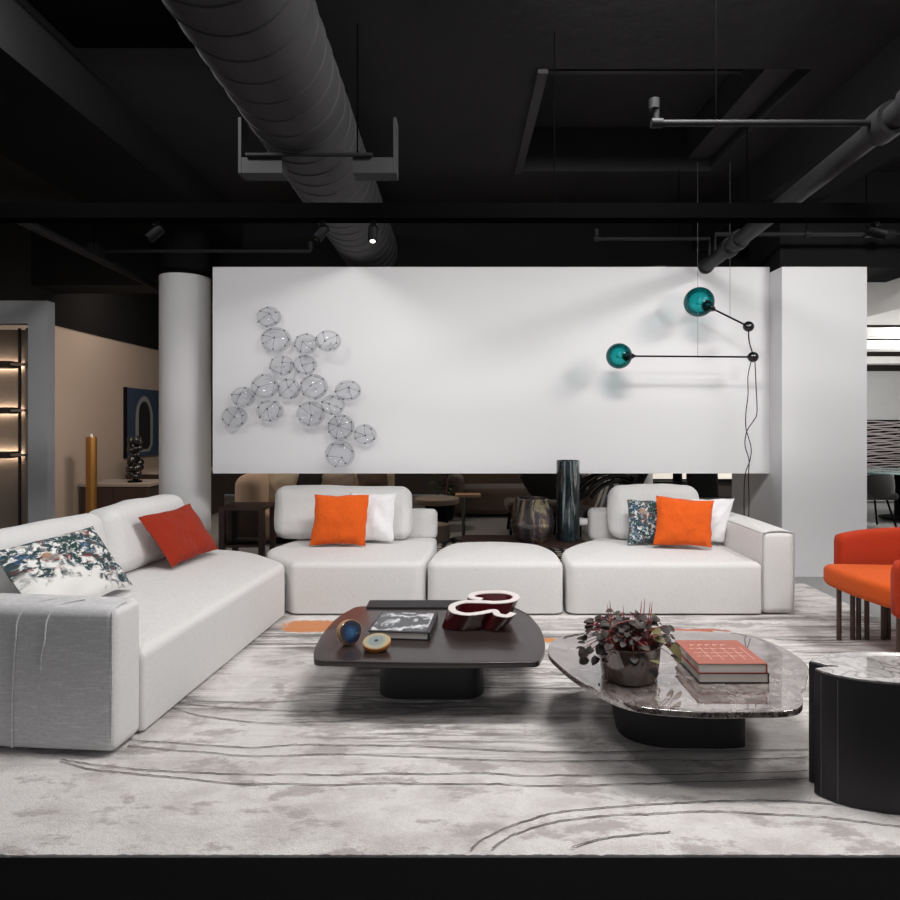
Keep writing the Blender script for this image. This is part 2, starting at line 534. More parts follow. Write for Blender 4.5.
        for i in range(3):
            j, l = (i + 1) % 3, (i + 2) % 3
            for sg in (-1, 1):
                for a in range(len(A[j]) - 1):
                    for b in range(len(A[l]) - 1):
                        qs = []
                        for (u, w) in ((a, b), (a + 1, b), (a + 1, b + 1), (a, b + 1)):
                            p = [0, 0, 0]; p[i] = sg * h[i]; p[j] = A[j][u]; p[l] = A[l][w]
                            qs.append(vert(p))
                        if len(set(qs)) >= 3:
                            s.f(list(dict.fromkeys(qs)))
        return s

    def pillow(s, w, h, t, mtx, seed=0, n=18, pinch=.055, wr=.012):
        cache = {}

        def vert(i, j, sd):
            u, v = -1 + 2 * i / n, -1 + 2 * j / n
            edge = i in (0, n) or j in (0, n)
            key = (i, j, 0 if edge else sd)
            if key not in cache:
                x = u * w / 2 * (1 - pinch * (1 - v * v)); y = v * h / 2 * (1 - pinch * (1 - u * u))
                z = t / 2 * (max(0, (1 - u * u) * (1 - v * v))) ** .42
                nv = noise.noise_vector(Vector((u * 2.2 + seed * 5.3, v * 2.2 + seed, sd * 2.0)))
                nv2 = noise.noise(Vector((u * 6 + seed, v * 6 - seed, sd * 4.0)))
                z = sd * (z + (nv.z * wr + nv2 * wr * .35) * (1 - max(abs(u), abs(v)) ** 6))
                cache[key] = (s.v(mtx @ Vector((x + nv.x * wr * .6, y + nv.y * wr * .6, 0 if edge else z))))
            return cache[key]
        for sd in (1, -1):
            for i in range(n):
                for j in range(n):
                    ij = ((i, j), (i + 1, j), (i + 1, j + 1), (i, j + 1))
                    s.f([vert(a, b, sd) for a, b in ij], [(a / n, b / n) for a, b in ij])
        return s


def ccw(p):
    a = sum(p[i][0] * p[(i + 1) % len(p)][1] - p[(i + 1) % len(p)][0] * p[i][1] for i in range(len(p)))
    return list(p) if a > 0 else list(reversed(p))


def inset(p, d):
    if d == 0:
        return p
    out = []; n = len(p)
    for i in range(n):
        a, b, c = Vector(p[i - 1]), Vector(p[i]), Vector(p[(i + 1) % n])
        e1 = (b - a).normalized(); e2 = (c - b).normalized()
        n1 = Vector((-e1.y, e1.x)); n2 = Vector((-e2.y, e2.x))
        m = (n1 + n2)
        m = m.normalized() if m.length > 1e-6 else n1
        k = d / max(.5, m.dot(n1))
        q = b + m * k
        out.append((q.x, q.y))
    return out


def rpoly(pts, r, n=7):
    """round the corners of a plan outline"""
    pts = [Vector(p[:2]) for p in pts]; out = []
    N = len(pts)
    for i in range(N):
        ri = r[i] if isinstance(r, (list, tuple)) else r
        a, b, c = pts[i - 1], pts[i], pts[(i + 1) % N]
        u = (a - b); w = (c - b)
        k = min(ri, u.length * .48, w.length * .48)
        p0 = b + u.normalized() * k; p2 = b + w.normalized() * k
        for j in range(n + 1):
            t = j / n
            q = p0 * (1 - t) ** 2 + b * 2 * t * (1 - t) + p2 * t * t
            out.append((q.x, q.y))
    return out


def spline(pts, n=8, closed=False):
    pts = [Vector(p) for p in pts]; out = []
    N = len(pts)
    for i in range(N if closed else N - 1):
        if closed:
            p0, p1, p2, p3 = pts[i - 1], pts[i], pts[(i + 1) % N], pts[(i + 2) % N]
        else:
            p0, p1, p2, p3 = pts[max(i - 1, 0)], pts[i], pts[i + 1], pts[min(i + 2, N - 1)]
        for j in range(n):
            t = j / n
            out.append(.5 * ((2 * p1) + (p2 - p0) * t + (2 * p0 - 5 * p1 + 4 * p2 - p3) * t * t + (3 * p1 - p0 - 3 * p2 + p3) * t ** 3))
    if not closed:
        out.append(pts[-1])
    return out


ORG = {}


def finish(name, b, mats, origin, sharp=38):
    bmesh.ops.recalc_face_normals(b.bm, faces=b.bm.faces)
    me = bpy.data.meshes.new(name)
    bmesh.ops.translate(b.bm, verts=b.bm.verts, vec=-Vector(origin))
    b.bm.to_mesh(me); b.bm.free()
    for m in (mats if isinstance(mats, (list, tuple)) else [mats]):
        me.materials.append(m)
    me.set_sharp_from_angle(angle=math.radians(sharp))
    o = bpy.data.objects.new(name, me)
    COL.objects.link(o)
    return o


def part(name, b, mats, parent, label=None, sharp=38):
    org = ORG[parent.name]
    o = finish(name, b, mats, org, sharp)
    o.parent = parent
    ORG[o.name] = org
    if label:
        o['label'] = label
    return o


def tag(o, label, cat, group=None):
    o['label'] = label; o['category'] = cat
    if group:
        o['group'] = group
    return o


def thing(name, label, cat, loc, group=None):
    o = bpy.data.objects.new(name, None)
    o.empty_display_size = .1
    COL.objects.link(o)
    o.location = loc
    ORG[o.name] = Vector(loc)
    return tag(o, label, cat, group)


def single(name, b, mats, label, cat, loc, group=None, sharp=38):
    o = finish(name, b, mats, loc, sharp)
    o.location = loc
    ORG[o.name] = Vector(loc)
    return tag(o, label, cat, group)


def struct(name, b, mats, sharp=30):
    o = finish(name, b, mats, (0, 0, 0), sharp)
    o['kind'] = 'structure'
    ORG[o.name] = Vector((0, 0, 0))
    return o


def basis(o, x, y, z):
    m = Matrix.Identity(4)
    for i, a in enumerate((x, y, z)):
        a = Vector(a).normalized()
        for r in range(3):
            m[r][i] = a[r]
    for r in range(3):
        m[r][3] = o[r]
    return m


def quad_pillow(name, tl, tr, br, bl, t, m, label, group=None, seed=0, pinch=.065, wr=.018, out=.0):
    """a scatter cushion whose corners sit at the four points"""
    tl, tr, br, bl = map(Vector, (tl, tr, br, bl))
    c = (tl + tr + br + bl) / 4
    x = ((tr - tl) + (br - bl)); w = x.length / 2
    y = ((tl - bl) + (tr - br)); h = y.length / 2
    z = x.cross(y).normalized()
    b = B(); b.pillow(w, h, t, Matrix.Identity(4), seed, 18, pinch, wr)
    x.normalize(); y.normalize()
    for v in b.bm.verts:
        u, vv = v.co.x / w + .5, v.co.y / h + .5
        p = bl * (1 - u) * (1 - vv) + br * u * (1 - vv) + tr * u * vv + tl * (1 - u) * vv
        v.co = p + z * (v.co.z + out)
    o = single(name, b, m, label, 'cushion', (c.x, c.y, min(bl.z, br.z)), group, 60)
    return o


# ------------------------------------------------------------------ the setting
ZF = -.026
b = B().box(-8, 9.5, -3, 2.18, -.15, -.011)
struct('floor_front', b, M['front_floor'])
b = B().box(-8, 9.5, 2.18, 13.5, -.15, ZF)
struct('floor', b, M['floor'])

ZC = 3.85
b = B()
xs = [-8, -2.42, -1.5, .55, 2.42, 9.5]; ys = [-1.0, 1.6, 4.12, 4.42, 6.22, 13.5]
for i in range(5):
    for j in range(5):
        if i == 3 and j == 3:
            continue
        b.box(xs[i], xs[i + 1], ys[j], ys[j + 1], ZC, ZC + .42)
b.box(-8, 9.5, -1, 13.5, ZC + .42, ZC + .5)
struct('ceiling', b, M['ceiling'])
b = B().box(-2.42, -1.5, 1.2, 4.12, ZC - .03, ZC - .001)
struct('beam', b, M['track'])  # flat black sheet added in place of the dark left recess, no beam
b = B()
b.box(-3.5, -2.5, -1, 13, 3.5, ZC)
struct('beam', b, M['beam'])
b = B()
b.box(2.75, 3.3, -1, 13, 3.45, ZC)
struct('beam', b, M['beam'])
b = B()
b.box(-8, 4.5, 7.6, 8.1, 3.05, ZC)
struct('beam', b, M['beam'])
b = B()
b.box(.55, .62, 4.42, 6.22, ZC - .03, ZC + .4).box(2.2, 2.42, 4.42, 6.22, ZC + .12, ZC + .4)
b.box(.62, 2.2, 5.0, 5.05, ZC + .3, ZC + .4)
struct('trim_1', b, M['duct'])

YP = 6.44
b = B().box(-2.42, 3.098, YP, YP + .14, .94, 2.986)
struct('wall_back', b, M['white_wall'])
b = B().box(3.10, 3.91, 6.2, 7.33, ZF, 2.93)
struct('wall_right', b, M['white_wall'])
b = B().box(3.1, 4.55, 6.24, 6.9, 2.932, ZC)
struct('beam', b, M['beam'])
b = B(); b.lathe([(.258, ZF), (.258, 2.99)], (-2.905, 6.95, 0), 48)
struct('column', b, M['column'])
b = B(); b.lathe([(.245, 2.992), (.245, ZC)], (-2.905, 6.95, 0), 32)
struct('column_head', b, M['beam'])

# the grey partition with the lit cabinet set into it
b = B()
b.box(-3.96, -3.78, 6.0, 6.11, ZF, 2.57).box(-6, -3.96, 6.0, 6.11, 2.36, 2.57).box(-6.0, -5.0, 6.0, 6.11, 0, 2.36)
struct('wall_front', b, M['niche_wall'])
b = B().box(-5.15, -5.0, 6.115, 13.3, ZF, 2.65)
struct('wall_left', b, M['taupe'])
b = B().box(-5.15, -4.98, 6.115, 13.3, 2.652, ZC)
struct('beam', b, M['beam'])
b = B().box(-5.0, 5.6, 13.0, 13.2, 0, ZC)
struct('wall_far', b, M['dark_wall'])
b = B().box(5.6, 9.4, 11.9, 12.1, 0, 2.38)
struct('wall_grey', b, M['grey_wall'])
b = B().box(9.4, 9.5, 2, 13.5, 0, ZC)
struct('wall_side', b, M['grey_wall'])
b = B().box(-8, -7.9, -1, 13.5, 0, ZC)
struct('wall_outer', b, M['dark_wall'])
b = B().box(4.6, 9.4, 5.2, 7.9, 2.63, 3.05)
struct('soffit', b, M['light_soffit'])
b = B().box(4.6, 9.4, 9.0, 9.3, 2.64, 2.76)
struct('beam', b, M['light_soffit'])
b = B().box(4.6, 9.4, 9.32, 9.7, 2.50, 2.62)
struct('beam', b, M['light_soffit'])
b = B().box(5.6, 9.4, 11.0, 11.3, 2.44, 2.56)
struct('beam', b, M['light_soffit'])
b = B().box(4.2, 9.4, 12.6, 12.7, 0, ZC)
struct('wall_rear', b, M['dark_wall'])

# ------------------------------------------------------------------ ceiling services
duct = thing('air_duct', 'large round dark ribbed air duct running under the black ceiling', 'duct', (-.96, 4.0, 3.05))
prof = []
y = .6
b = B(); rs = []
while y < 7.2:
    for dy, r in ((0, .300), (.006, .306), (.014, .306), (.020, .300), (.026, .300), (.184, .300)):
        rs.append([Vector((-.96 + r * math.cos(2 * PI * k / 44), y + dy, 3.35 + r * math.sin(2 * PI * k / 44))) for k in range(44)])
    y += .19
b.rings(rs)
part('duct_body', b, M['duct'], duct)
for (x0, x1, xs) in ((-1.28, -1.04, -1.30), (-.62, -.38, -.378)):
    b = B().box(x0, x1, 3.86, 3.99, 2.93, 3.022).box(xs, xs + .018, 3.86, 3.99, 2.93, 3.26)
    part('bracket', b, M['duct'], duct)
b = B().tube([(-1.25, 3.845, 3.03), (-.50, 3.845, 3.03)], .013, 10)
part('strut', b, M['pipe'], duct)
for sx in (-.60, -1.29):
    b = B().tube([(sx, 3.92, 3.26 if sx < -1 else 3.022), (sx, 3.92, ZC)], .005, 6)
    part('hanger_rod', b, M['track'], duct)


def pipe_thing(label, segs, r, extra=(), group=None, hang=(), into=None):
    p0 = Vector(segs[0][0])
    t = into or thing('sprinkler_pipe', label, 'pipe', p0, group)
    bb = B()
    for sg in segs:
        bb.tube(sg, r, 12)
    part('branch_pipe' if into else 'main_pipe', bb, M['pipe'], t)
    for (p, q, rr) in extra:
        part('coupling', B().tube([p, q], rr, 14), M['pipe'], t)
    for p in hang:
        p = Vector(p)
        part('hanger_rod', B().tube([p, (p.x, p.y, ZC)], .004, 6), M['track'], t)
    return t


A0, A1 = Vector((2.40, 6.28, 2.95)), Vector((2.10, 2.6, 2.95))


def along(t, o=0):
    return A0.lerp(A1, t)


MP = pipe_thing('thick black main pipe with branches slanting back along the right ceiling', [[A0, A1]], .062,
           [(along(0), along(.012), .072), (along(.17), along(.2), .082), (along(.24), along(.26), .08), (along(.80), along(.84), .085), (along(.88), along(.90), .085)], hang=[along(.3)])
E = along(.82)
pipe_thing('thin horizontal branch pipe above the recessed ceiling coffer edge', [[(1.0, E.y, 2.95), (E.x - .07, E.y, 2.95)], [(1.0, E.y, 2.95), (1.0, E.y, 3.03)]], .016,
           [((.99, E.y, 3.02), (.99, E.y, 3.07), .026), ((.975, E.y, 2.95), (1.03, E.y, 2.95), .024)], None, into=MP, hang=[(1.3, E.y, 2.95)])
E = along(.035)
pipe_thing('', [[(1.32, E.y, 3.185), (E.x, E.y, 3.185), (E.x, E.y, 3.01)], [(1.32, E.y, 3.185), (1.32, E.y, 3.23)]], .017,
           [((1.32, E.y, 3.225), (1.32, E.y, 3.275), .024), ((1.295, E.y, 3.185), (1.35, E.y, 3.185), .024)], None, into=MP, hang=[(2.1, E.y, 3.185)])
E = along(.08)
pipe_thing('', [[(E.x, E.y, 3.01), (E.x, E.y, 3.18), (4.6, E.y, 3.18)]], .02,
           [((3.2, E.y, 3.18), (3.25, E.y, 3.18), .032), ((3.75, E.y, 3.18), (3.8, E.y, 3.18), .035), ((3.92, E.y, 3.18), (4.02, E.y, 3.18), .045)], None, into=MP, hang=[(3.22, E.y, 3.18), (3.77, E.y, 3.18)])
LP = pipe_thing('dark pipe slanting across the ceiling at far left with level branch', [[at(12, 216, 4.7), at(158, 288, 7.4)]], .035,
           [(at(92, 248, 6.1), at(100, 253, 6.25), .055)], hang=[at(94, 250, 6.1)])
p, q = at(96, 251, 6.3), at(311, 251, 6.3)
pipe_thing('', [[p, q], [q, q + Vector((0, 0, .06))]], .018,
           [(q + Vector((0, 0, .03)), q + Vector((0, 0, .085)), .03)], None, into=LP, hang=[p.lerp(q, .35)])

rail = thing('lighting_track', 'long black lighting track spanning the room below the duct', 'lighting track', (0, 4.0, 2.69))
b = B().box(-4.5, 4.5, 3.955, 4.045, 2.705, 2.785)
part('track_bar', b, M['track'], rail)
b = B().box(-4.5, 4.5, 3.945, 4.055, 2.690, 2.704)
part('track_channel', b, M['track'], rail)
for x in (-3.4, .6, 2.9):
    part('hanger_rod', B().tube([(x, 4.0, 2.785), (x, 4.0, ZC)], .004, 6), M['track'], rail)


def spotlight(px, label, ang, lit):
    x = (px - CX) * 4.0 / F
    t = thing('track_spotlight', label, 'spotlight', (x, 4.0, 2.69), 'track spotlights')
    part('mount', B().box(x - .014, x + .014, 3.975, 4.025, 2.655, 2.689).tube([(x, 4.0, 2.66), (x, 4.0, 2.63)], .006, 8), M['black'], t)
    d = Vector((math.sin(ang[0]) * math.cos(ang[1]), -math.cos(ang[0]) * math.cos(ang[1]), -math.sin(ang[1])))
    c = Vector((x, 4.0, 2.615))
    part('lamp_head', B().tube([c - d * .05, c - d * .04, c + d * .055, c + d * .06], [.022, .030, .030, .027], 20), M['black'], t)
    part('lens', B().tube([c + d * .0602, c + d * .063], .017, 16), M['lens' if lit else 'smoke_glass'], t)


spotlight(373, 'small black track spotlight with lit lens beneath the round duct', (.0, 1.25), True)
spotlight(322, 'slim black track spotlight tilted left, just left of duct', (-.9, .9), False)
spotlight(156, 'black track spotlight at the left side of the ceiling', (-1.2, .8), False)
spotlight(875, 'black track spotlight at the far right above the pier', (1.2, .4), False)

# ------------------------------------------------------------------ rug
b = B()
x0, x1, y0, y1, zr = -4.2, 3.12, 2.19, 5.84, -.002
nx, ny = 420, 60
top = []
for j in range(ny + 1):
    row = []
    for i in range(nx + 1):
        x = x0 + (x1 - x0) * i / nx; y = y0 + (y1 - y0) * j / ny
        z = zr + .002 * noise.noise(Vector((x * 30, y * 30, 0)))
        if j == 0:
            y += .006 * noise.noise(Vector((x * 40, 1, 0))) + .004 * noise.noise(Vector((x * 90, 5, 0))); z -= .006
        if i == nx:
            x += .008 * noise.noise(Vector((y * 40, 3, 0)))
        row.append(b.v((x, y, z)))
    top.append(row)
for j in range(ny):
    for i in range(nx):
        b.f([top[j][i], top[j][i + 1], top[j + 1][i + 1], top[j + 1][i]])
edge = [top[0][i] for i in range(nx + 1)] + [top[j][nx] for j in range(1, ny + 1)] + [top[ny][i] for i in range(nx - 1, -1, -1)] + [top[j][0] for j in range(ny - 1, 0, -1)]
low = [b.v((v.co.x, v.co.y, ZF + .001)) for v in edge]
for i in range(len(edge)):
    k = (i + 1) % len(edge)
    b.f([edge[i], low[i], low[k], edge[k]])
b.f(low)
b.mi = 1
LINES = [
    [(60, 761), (105, 766), (150, 771), (250, 775), (350, 775), (450, 774), (550, 776), (680, 775), (808, 772)],
    [(60, 762), (90, 769), (135, 775), (200, 781), (275, 785), (450, 784.5), (580, 786), (730, 782), (808, 780)],
    [(128, 740), (225, 747), (330, 746), (450, 748), (540, 752), (640, 752), (730, 752), (808, 750)],
    [(128, 746), (240, 756), (340, 755), (450, 759), (550, 762), (640, 761), (725, 761), (808, 758)],
    [(165, 707), (200, 716), (250, 723), (300, 723), (350, 721), (410, 714), (450, 709), (520, 706)],
    [(178, 705), (240, 709), (330, 712), (450, 703), (540, 703)],
    [(180, 700), (260, 703), (330, 700), (380, 702)],
    [(470, 850), (480, 842), (515, 825), (565, 812), (650, 805), (750, 801), (850, 806), (900, 811)],
    [(492, 850), (520, 833), (570, 820), (650, 814), (700, 812), (800, 817), (900, 827)],
    [(572, 850), (600, 841), (635, 835), (670, 832)],
    [(775, 640), (830, 641), (880, 640), (900, 641)],
]
for li, L in enumerate(LINES):
    P = spline([on(px, min(py, 849.5), zr) for px, py in L], 44)
    a_, c_ = [], []
    for i, p in enumerate(P):
        t = (P[min(i + 1, len(P) - 1)] - P[max(i - 1, 0)]).normalized()
        nrm = Vector((-t.y, t.x, 0))
        w = (.0026 if p.y < 3.4 else .004) * (1 + .7 * noise.noise(Vector((p.x * 14, p.y * 14, li))))
        jit = .012 * noise.noise(Vector((p.x * 5, li * 3.3, 0))) + .005 * noise.noise(Vector((p.x * 28, li, 2))) + .0025 * noise.noise(Vector((p.x * 110, li, 7)))
        q = p + nrm * jit
        q.y = max(q.y, 2.198)
        a_.append(b.v((q.x + nrm.x * w, q.y + nrm.y * w, zr + .0045))); c_.append(b.v((q.x - nrm.x * w, q.y - nrm.y * w, zr + .0045)))
    for i in range(len(P) - 1):
        b.f([a_[i], c_[i], c_[i + 1], a_[i + 1]])
rug = single('rug', b, [M['rug'], M['rug_line']], 'large cream and grey abstract rug with thin dark wavy lines', 'rug', (0, 4.0, ZF + .001))

ZR = .001   # what stands on the rug

# ------------------------------------------------------------------ left-hand sofa
a_ax = Vector((.0946, .9955, 0)); l_ax = Vector((-.9955, .0946, 0)); O = Vector((-1.476, 2.80, 0))


def sp(s, t, z=0):
    return O + a_ax * s + l_ax * t + Vector((0, 0, z))


sofa = thing('sofa', 'long pale sofa at left, seen end on, with grey rounded arm', 'sofa', sp(1.1, .5, ZR))
pl = rpoly([sp(.06, .06), sp(1.98, .06), sp(2.45, .62), sp(2.5, 1.3), sp(.06, 1.3)], .08)
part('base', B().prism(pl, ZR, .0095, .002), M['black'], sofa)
pl = rpoly([sp(.215, 0), sp(2.10, 0), sp(2.49, .43), sp(2.58, .8), sp(2.58, 1.42), sp(.215, 1.42)], [.03, .10, .25, .2, .1, .03], 9)
part('seat', B().prism(pl, .010, .395, .05, .012, .020), M['boucle'], sofa)
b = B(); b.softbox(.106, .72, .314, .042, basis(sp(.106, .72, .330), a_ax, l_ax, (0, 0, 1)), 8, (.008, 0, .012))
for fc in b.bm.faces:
    fc.material_index = int((fc.calc_center_median() - O).dot(l_ax) < .012)  # right-facing end gets the pale weave, all else the grey one
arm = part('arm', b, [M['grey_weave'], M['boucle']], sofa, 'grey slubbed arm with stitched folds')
b = B()
for (x1_, x2_, zl) in ((.058, 0, .03), (.193, 0, .37)):
    t1 = .466 - x1_ - .0; t2 = t1 + .06
    y_ = -.0115
    b.tube(spline([sp(.10, t1 - .07, .655), sp(.04, t1 - .01, .648), sp(-.004, t1 + .03, .60), sp(y_, t1 + .04, .5), sp(y_, t1 + .055, (zl + .5) / 2), sp(y_ + .004, t1 + .06, zl)], 6), .0045, 8)
b.tube(spline([sp(.008, .02, .07), sp(.002, .012, .3), sp(.006, .014, .58), sp(.03, .02, .635), sp(.12, .02, .645)], 6), .004, 8)
part('piping', b, M['grey_weave'], arm)
def back_cushion(name, s0, s1, t, zb, zt, th, lean, parent, seed):
    c = sp((s0 + s1) / 2, t, (zb + zt) / 2)
    up = (Vector((0, 0, 1)) + l_ax * lean).normalized()
    n_ = a_ax.cross(up).normalized()
    bb = B(); bb.softbox((s1 - s0) / 2, th / 2, (zt - zb) / 2, .085, basis(c, a_ax, n_, up), 8, (.02, .03, .02), .012, seed, 5)
    return part(name, bb, M['boucle_cushion'], parent)


b = B(); b.softbox(1.1, .10, .26, .05, basis(sp(1.40, 1.32, .36), a_ax, l_ax, (0, 0, 1)), 6)
part('backrest', b, M['boucle'], sofa)
back_cushion('back_cushion', .27, 1.40, 1.06, .42, .845, .25, .18, sofa, 1)
back_cushion('back_cushion', 1.43, 2.40, 1.04, .42, .865, .25, .18, sofa, 2)

quad_pillow('cushion', (-2.20, 4.44, .79), (-2.11, 5.10, .80), (-1.90, 5.14, .435), (-1.99, 4.50, .435), .13, M['rust_velvet'],
            'dark rust red velvet cushion leaning on the left sofa', 'scatter cushions', 3, out=.02)
quad_pillow('cushion', (-2.34, 3.22, .79), (-2.25, 3.97, .80), (-2.02, 4.00, .435), (-2.10, 3.24, .435), .14, M['floral_band'],
            'white cushion printed with dark blue and green flowers beside the arm', 'scatter cushions', 5, .03, out=.03)

# ------------------------------------------------------------------ corner unit, pouf and right-hand unit
YF = 4.87
unit = thing('sofa_module', 'armless pale corner sofa unit with one back cushion, behind brown table', 'sofa', (-.8, 5.4, ZR))
pl = rpoly([(-1.25, 5.0), (-.26, 5.0), (-.24, 5.9), (-1.4, 5.9), (-1.5, 5.4)], .06)
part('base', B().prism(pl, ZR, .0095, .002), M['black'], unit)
pl = rpoly([(-1.235, YF), (-.25, YF), (-.19, 5.45), (-.185, 6.0), (-1.42, 6.0), (-1.50, 5.7), (-1.585, 5.40), (-1.52, 5.20)], [.03, .10, .3, .05, .1, .2, .15, .1], 8)
part('seat', B().prism(pl, .010, .395, .045, .012, .022), M['boucle'], unit)
b = B(); b.softbox(.62, .075, .135, .05, basis((-.80, 5.965, .515), (1, 0, 0), (0, 1, 0), (0, 0, 1)), 7, (.0, .01, .01))
part('backrest', b, M['boucle'], unit)


def cushion_x(x0, x1, y, zb, zt, th, lean, parent, seed):
    up = Vector((0, lean, 1)).normalized()
    bb = B(); bb.softbox((x1 - x0) / 2, th / 2, (zt - zb) / 2, .085, basis(((x0 + x1) / 2, y, (zb + zt) / 2), (1, 0, 0), Vector((0, 1, -lean)), up), 8, (.02, .03, .015), .014, seed, 5)
    return part('back_cushion', bb, M['boucle_cushion'], parent)


cushion_x(-1.60, -.41, 5.77, .42, .875, .19, .08, unit, 4)

pouf = thing('ottoman', 'pale square backless ottoman section between the two back sofa units', 'ottoman', (.3, 5.35, ZR))
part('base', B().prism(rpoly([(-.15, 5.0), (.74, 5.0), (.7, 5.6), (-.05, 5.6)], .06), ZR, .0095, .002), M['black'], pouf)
pl = rpoly([(-.23, YF), (.803, YF), (.812, 5.35), (.70, 5.66), (.35, 5.79), (-.02, 5.73), (-.135, 5.5), (-.20, 5.2)], [.09, .09, .2, .15, .3, .12, .15, .2], 8)
part('seat', B().prism(pl, .010, .395, .045, .012, .024), M['boucle'], pouf)

unit2 = thing('sofa_module', 'pale sofa unit with squared right arm, beside the white pier', 'sofa', (1.6, 5.4, ZR))
part('base', B().prism(rpoly([(.9, 5.0), (2.47, 5.0), (2.47, 5.9), (1.3, 5.9), (.9, 5.4)], .05), ZR, .0095, .002), M['black'], unit2)
pl = rpoly([(.822, YF), (2.29, YF), (2.318, 6.0), (1.24, 6.0), (1.22, 5.86), (1.0, 5.62), (.85, 5.35)], [.09, .03, .05, .05, .1, .15, .15], 8)
part('seat', B().prism(pl, .010, .395, .045, .012, .022), M['boucle'], unit2)
b = B(); b.softbox(.555, .075, .145, .05, basis((1.76, 5.965, .515), (1, 0, 0), (0, 1, 0), (0, 0, 1)), 7, (0, .01, .01))
part('backrest', b, M['boucle'], unit2)
b = B(); b.softbox(.122, .56, .308, .045, basis((2.415, 5.432, .320), (1, 0, 0), (0, 1, 0), (0, 0, 1)), 7, (.01, 0, .015))
arm = part('arm', b, M['boucle'], unit2)
b = B()
zz = [(2.303, .03), (2.298, .3), (2.298, .58), (2.316, .617), (2.415, .630), (2.514, .617), (2.532, .58), (2.532, .3), (2.527, .03)]
b.tube(spline([(x, 4.883, z) for x, z in zz], 6), .0055, 8)
b.tube(spline([(2.303, 4.92, .610), (2.302, 5.3, .612), (2.302, 5.9, .612)], 6), .005, 8)
part('piping', b, M['piping'], arm, 'darker grey piping round the arm')
cushion_x(1.36, 2.13, 5.77, .42, .885, .19, .08, unit2, 6)


def upright(name, x0, x1, yb, yt, zb, zt, m, label, seed, skew=(0, 0, 0, 0), t=.15, out=.0):
    """cushion facing the room; skew lifts TL, TR, BR, BL"""
    s = skew
    return quad_pillow(name, (x0 + .01, yt, zt + s[0]), (x1, yt, zt + s[1]), (x1 - .02, yb, zb + s[2]), (x0 - .02, yb, zb + s[3]), t, m, label, 'scatter cushions', seed, out=out)


upright('cushion', -.93, -.52, 5.525, 5.565, .43, .845, M['white_pillow'], 'plain white cushion peeking out behind the bright orange one, corner unit', 9, t=.10)
upright('cushion', -1.20, -.73, 5.36, 5.44, .43, .845, M['orange_velvet'], 'bright orange velvet cushion on the corner sofa unit, left of pouf', 11, t=.14)
upright('cushion', 1.44, 1.84, 5.42, 5.54, .43, .79, M['floral_all'], 'small cushion with blue and green allover print behind orange one', 12, t=.11)
quad_pillow('cushion', (1.98, 5.53, .80), (2.37, 5.55, .80), (2.26, 5.50, .43), (1.97, 5.50, .43), .09, M['white_pillow'], 'plain white cushion tucked against the right sofa arm', 'scatter cushions', 13)
quad_pillow('cushion', (1.66, 5.42, .84), (2.12, 5.36, .805), (2.065, 5.26, .430), (1.60, 5.30, .445), .14, M['orange_velvet'],
            'bright orange velvet cushion on the right sofa unit', 'scatter cushions', 17)

# ------------------------------------------------------------------ brown coffee table and what lies on it
zt = .30
t1 = thing('coffee_table', 'low dark brown wooden coffee table with rounded square top', 'coffee table', (-.12, 3.62, ZR))
pl = rpoly([(-.415, 3.40), (.145, 3.40), (.15, 3.95), (-.42, 3.95)], .12, 9)
part('base', B().prism(pl, ZR, zt - .028, .004), M['black_wood'], t1)
ctrl = [(-.69, 3.135), (-.15, 3.10), (.39, 3.115), (.452, 3.30), (.473, 3.60), (.43, 3.90), (.345, 4.07), (-.1, 4.09), (-.63, 4.06), (-.705, 3.85), (-.735, 3.55), (-.725, 3.28)]
pl = rpoly(ctrl, [.035, .3, .035, .12, .2, .12, .05, .3, .05, .12, .2, .12], 5)
part('tabletop', B().prism(pl, zt - .028, zt, .004, .004), M['brown_wood'], t1)
pl = rpoly([(-.56, 4.0), (.28, 4.0), (.30, 4.08), (.24, 4.16), (-.56, 4.16)], [.01, .02, .04, .04, .02], 5)
part('rear_slab', B().prism(pl, zt + .0005, zt + .011, .002), M['black_wood'], t1, 'thin black raised slab at the rear')

bk = thing('book', 'large book with black and white marbled cover on brown table', 'book', (-.29, 3.6, zt + .001))
r_ = Matrix.Translation((-.292, 3.61, 0)) @ Matrix.Rotation(math.radians(-5.5), 4, 'Z')
part('page_block', B().box(-.160, .155, -.172, .168, zt + .006, zt + .037, r_), M['page'], bk)
b = B().box(-.166, .166, -.178, .178, zt + .0015, zt + .0058, r_).box(-.166, .166, -.178, .178, zt + .0372, zt + .042, r_).box(.1555, .166, -.178, .178, zt + .0058, zt + .0372, r_)
part('cover', b, M['book_black'], bk)
part('cover_picture', B().box(-.155, .145, -.160, .165, zt + .0421, zt + .0426, r_), M['cover_art'], bk, 'marbled black and white cover picture')

st = thing('agate_stone', 'cut blue agate stone standing on edge, brown table left end', 'stone', (-.555, 3.36, zt))
ax = Vector((.55, -.80, .22)).normalized()
zl = Vector((0, 0, 1)) - ax * ax.z; zl.normalize(); xl = zl.cross(ax)
mt = basis((-.555, 3.36, zt + .064), xl, zl, ax)
b = B(); rs = []
for d_, r in ((-.060, .012), (-.054, .034), (-.042, .052), (-.025, .062), (-.008, .063), (.016, .062)):
    rs.append([mt @ Vector((r * math.cos(k * PI / 16) * (1 + .06 * math.sin(3 * k * PI / 16)), r * math.sin(k * PI / 16), d_)) for k in range(32)])
b.rings(rs)
part('rind', b, M['rind_tan'], st, 'rough tan rind')
b = B(); b.rings([[mt @ Vector((r * math.cos(k * PI / 16) * (1 + .06 * math.sin(3 * k * PI / 16)), r * math.sin(k * PI / 16), d_)) for k in range(32)] for d_, r in ((.0165, .060), (.019, .058))])
fo = part('polished_face', b, M['agate_blue'], st, 'polished dark blue face')


